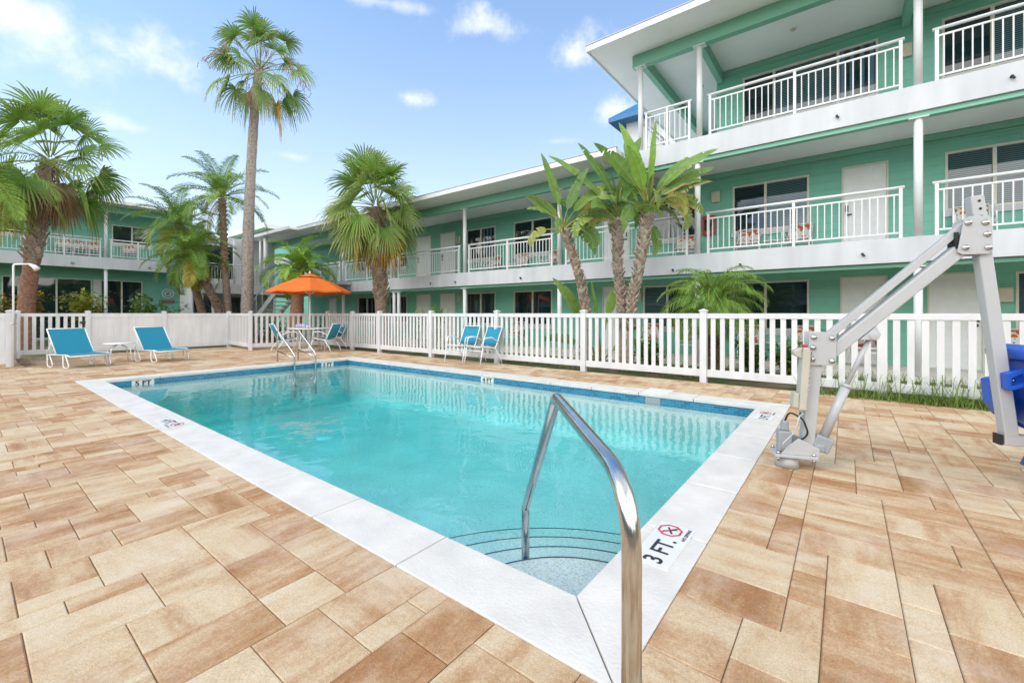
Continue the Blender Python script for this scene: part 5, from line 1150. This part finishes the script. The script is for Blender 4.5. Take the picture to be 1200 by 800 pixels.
# ------------------------------------------------------------------ sky, sun, camera
SUN_EL, SUN_AZ = 47, -108      # azimuth of the sun measured from +X towards +Y (degrees)
wd = D.worlds.new('World'); scn.world = wd; wd.use_nodes = True; nt = wd.node_tree; N = nt.nodes; L = nt.links
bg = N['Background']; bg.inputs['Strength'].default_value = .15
sky = N.new('ShaderNodeTexSky'); sky.sky_type = 'NISHITA'; sky.sun_disc = False; sky.sun_elevation = R(SUN_EL); sky.sun_rotation = R(90 - SUN_AZ); sky.air_density = 1.0; sky.dust_density = .6; sky.ozone_density = 1.0
tc = N.new('ShaderNodeTexCoord')
def nd(op, *a):
    n = N.new('ShaderNodeMath'); n.operation = op
    for i, q in enumerate(a):
        if isinstance(q, (int, float)): n.inputs[i].default_value = q
        else: L.new(q, n.inputs[i])
    return n.outputs[0]
def dot(v):
    n = N.new('ShaderNodeVectorMath'); n.operation = 'DOT_PRODUCT'; n.inputs[1].default_value = v; L.new(tc.outputs['Generated'], n.inputs[0]); return n.outputs['Value']
sx = N.new('ShaderNodeSeparateXYZ'); L.new(tc.outputs['Generated'], sx.inputs[0])
fw, rt = V(-math.sin(R(37.8)), math.cos(R(37.8)), 0), V(math.cos(R(37.8)), math.sin(R(37.8)), 0)
nz = N.new('ShaderNodeTexNoise'); nz.inputs['Scale'].default_value = 7; nz.inputs['Detail'].default_value = 9; nz.inputs['Roughness'].default_value = .62; L.new(tc.outputs['Generated'], nz.inputs['Vector'])
nz2 = N.new('ShaderNodeTexNoise'); nz2.inputs['Scale'].default_value = 3.2; nz2.inputs['Detail'].default_value = 8; nz2.inputs['Roughness'].default_value = .6; mp = N.new('ShaderNodeMapping'); mp.inputs['Scale'].default_value = (1,1,2.2); mp.inputs['Location'].default_value = (3.1,1.7,0); L.new(tc.outputs['Generated'], mp.inputs[0]); L.new(mp.outputs[0], nz2.inputs['Vector'])
cl = None
for x, y, rx, ry, amp in ((62,30,105,52,1.15),(120,72,40,26,.6),(150,149,34,13,.9),(572,30,68,22,1.1),(672,66,44,24,1.1),(478,115,30,10,.9),(343,183,22,9,.85),(716,130,36,14,1.0),(450,3,90,8,.6),(655,165,30,6,.4),(1090,-60,200,40,.8)):
    v = (fw + rt*((x-600)/505) + Z*((367-y)/505)).normalized(); t1 = V(v.y,-v.x,0).normalized(); t2 = v.cross(t1)
    if t2.z < 0: t2 = -t2
    k = v.dot(fw); a = nd('DIVIDE', dot(t1), rx/505*k); b_ = nd('DIVIDE', dot(t2), ry/505*k)
    e = nd('SUBTRACT', 1.0, nd('SQRT', nd('ADD', nd('MULTIPLY', a, a), nd('MULTIPLY', b_, b_))))
    e = nd('ADD', e, nd('MULTIPLY', nd('SUBTRACT', nz.outputs['Fac'], .50), 4.6))
    e = nd('MULTIPLY', e, nd('GREATER_THAN', dot(v), .3)); mr = N.new('ShaderNodeMapRange'); mr.interpolation_type = 'SMOOTHSTEP'; mr.inputs[1].default_value = -.05; mr.inputs[2].default_value = 1.5; mr.inputs[4].default_value = min(1, amp); L.new(e, mr.inputs[0])
    cl = mr.outputs[0] if cl is None else nd('MAXIMUM', cl, mr.outputs[0])
# unseen broken clouds added behind the camera, brightest low down to light the facade
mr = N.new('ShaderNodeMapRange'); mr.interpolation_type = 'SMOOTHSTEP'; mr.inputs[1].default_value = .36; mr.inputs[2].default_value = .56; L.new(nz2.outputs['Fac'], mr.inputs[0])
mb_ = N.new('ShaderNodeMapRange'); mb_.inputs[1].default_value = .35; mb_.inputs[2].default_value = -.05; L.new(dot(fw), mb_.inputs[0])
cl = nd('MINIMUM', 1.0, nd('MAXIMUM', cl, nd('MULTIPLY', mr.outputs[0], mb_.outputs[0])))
# thin bright haze towards the horizon
hz = nd('MULTIPLY', nd('POWER', nd('SUBTRACT', 1.0, nd('ABSOLUTE', sx.outputs[2])), 2.6), .85)
m1 = N.new('ShaderNodeMix'); m1.data_type = 'RGBA'; m1.inputs[7].default_value = (6.9,6.7,7.0,1); L.new(nd('ADD', hz, .10), m1.inputs[0]); mt_ = N.new('ShaderNodeMix'); mt_.data_type = 'RGBA'; mt_.blend_type = 'MULTIPLY'; mt_.inputs[0].default_value = 1; mt_.inputs[7].default_value = (.78,1.46,1.80,1); L.new(sky.outputs[0], mt_.inputs[6]); L.new(mt_.outputs[2], m1.inputs[6])
m2 = N.new('ShaderNodeMix'); m2.data_type = 'RGBA'; L.new(nd('MULTIPLY', cl, .92), m2.inputs[0])
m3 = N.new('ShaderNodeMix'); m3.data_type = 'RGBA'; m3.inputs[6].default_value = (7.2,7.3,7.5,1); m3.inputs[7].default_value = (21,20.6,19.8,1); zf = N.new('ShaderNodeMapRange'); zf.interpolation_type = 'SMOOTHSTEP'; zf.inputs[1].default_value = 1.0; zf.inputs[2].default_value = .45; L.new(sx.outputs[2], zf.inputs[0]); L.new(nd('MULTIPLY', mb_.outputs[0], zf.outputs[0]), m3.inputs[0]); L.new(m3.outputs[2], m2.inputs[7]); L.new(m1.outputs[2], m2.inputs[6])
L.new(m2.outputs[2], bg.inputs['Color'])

sl = D.lights.new('sun', 'SUN'); sl.energy = .95; sl.angle = R(18); sl.color = (1,.955,.89)
so = D.objects.new('sun', sl); col.objects.link(so)
dv = -V(math.cos(R(SUN_AZ))*math.cos(R(SUN_EL)), math.sin(R(SUN_AZ))*math.cos(R(SUN_EL)), math.sin(R(SUN_EL)))
so.rotation_euler = dv.to_track_quat('-Z', 'Y').to_euler()

cam = D.cameras.new('camera'); co = D.objects.new('camera', cam); col.objects.link(co); scn.camera = co
cam.sensor_width = 36; cam.lens = 505/1200*36; cam.shift_y = -33/1200; cam.clip_start = .05; cam.clip_end = 2000
co.location = (0,0,1.22); co.rotation_euler = (R(90),0,R(37.8))
vs_ = scn.view_settings; vs_.view_transform = 'Standard'; vs_.look = 'None'; vs_.gamma = 1; vs_.exposure = .19
cy = scn.cycles; cy.use_denoising = True; cy.max_bounces = 10; cy.diffuse_bounces = 5; cy.glossy_bounces = 4; cy.transparent_max_bounces = 12; cy.sample_clamp_indirect = 6; cy.caustics_reflective = False; cy.caustics_refractive = False
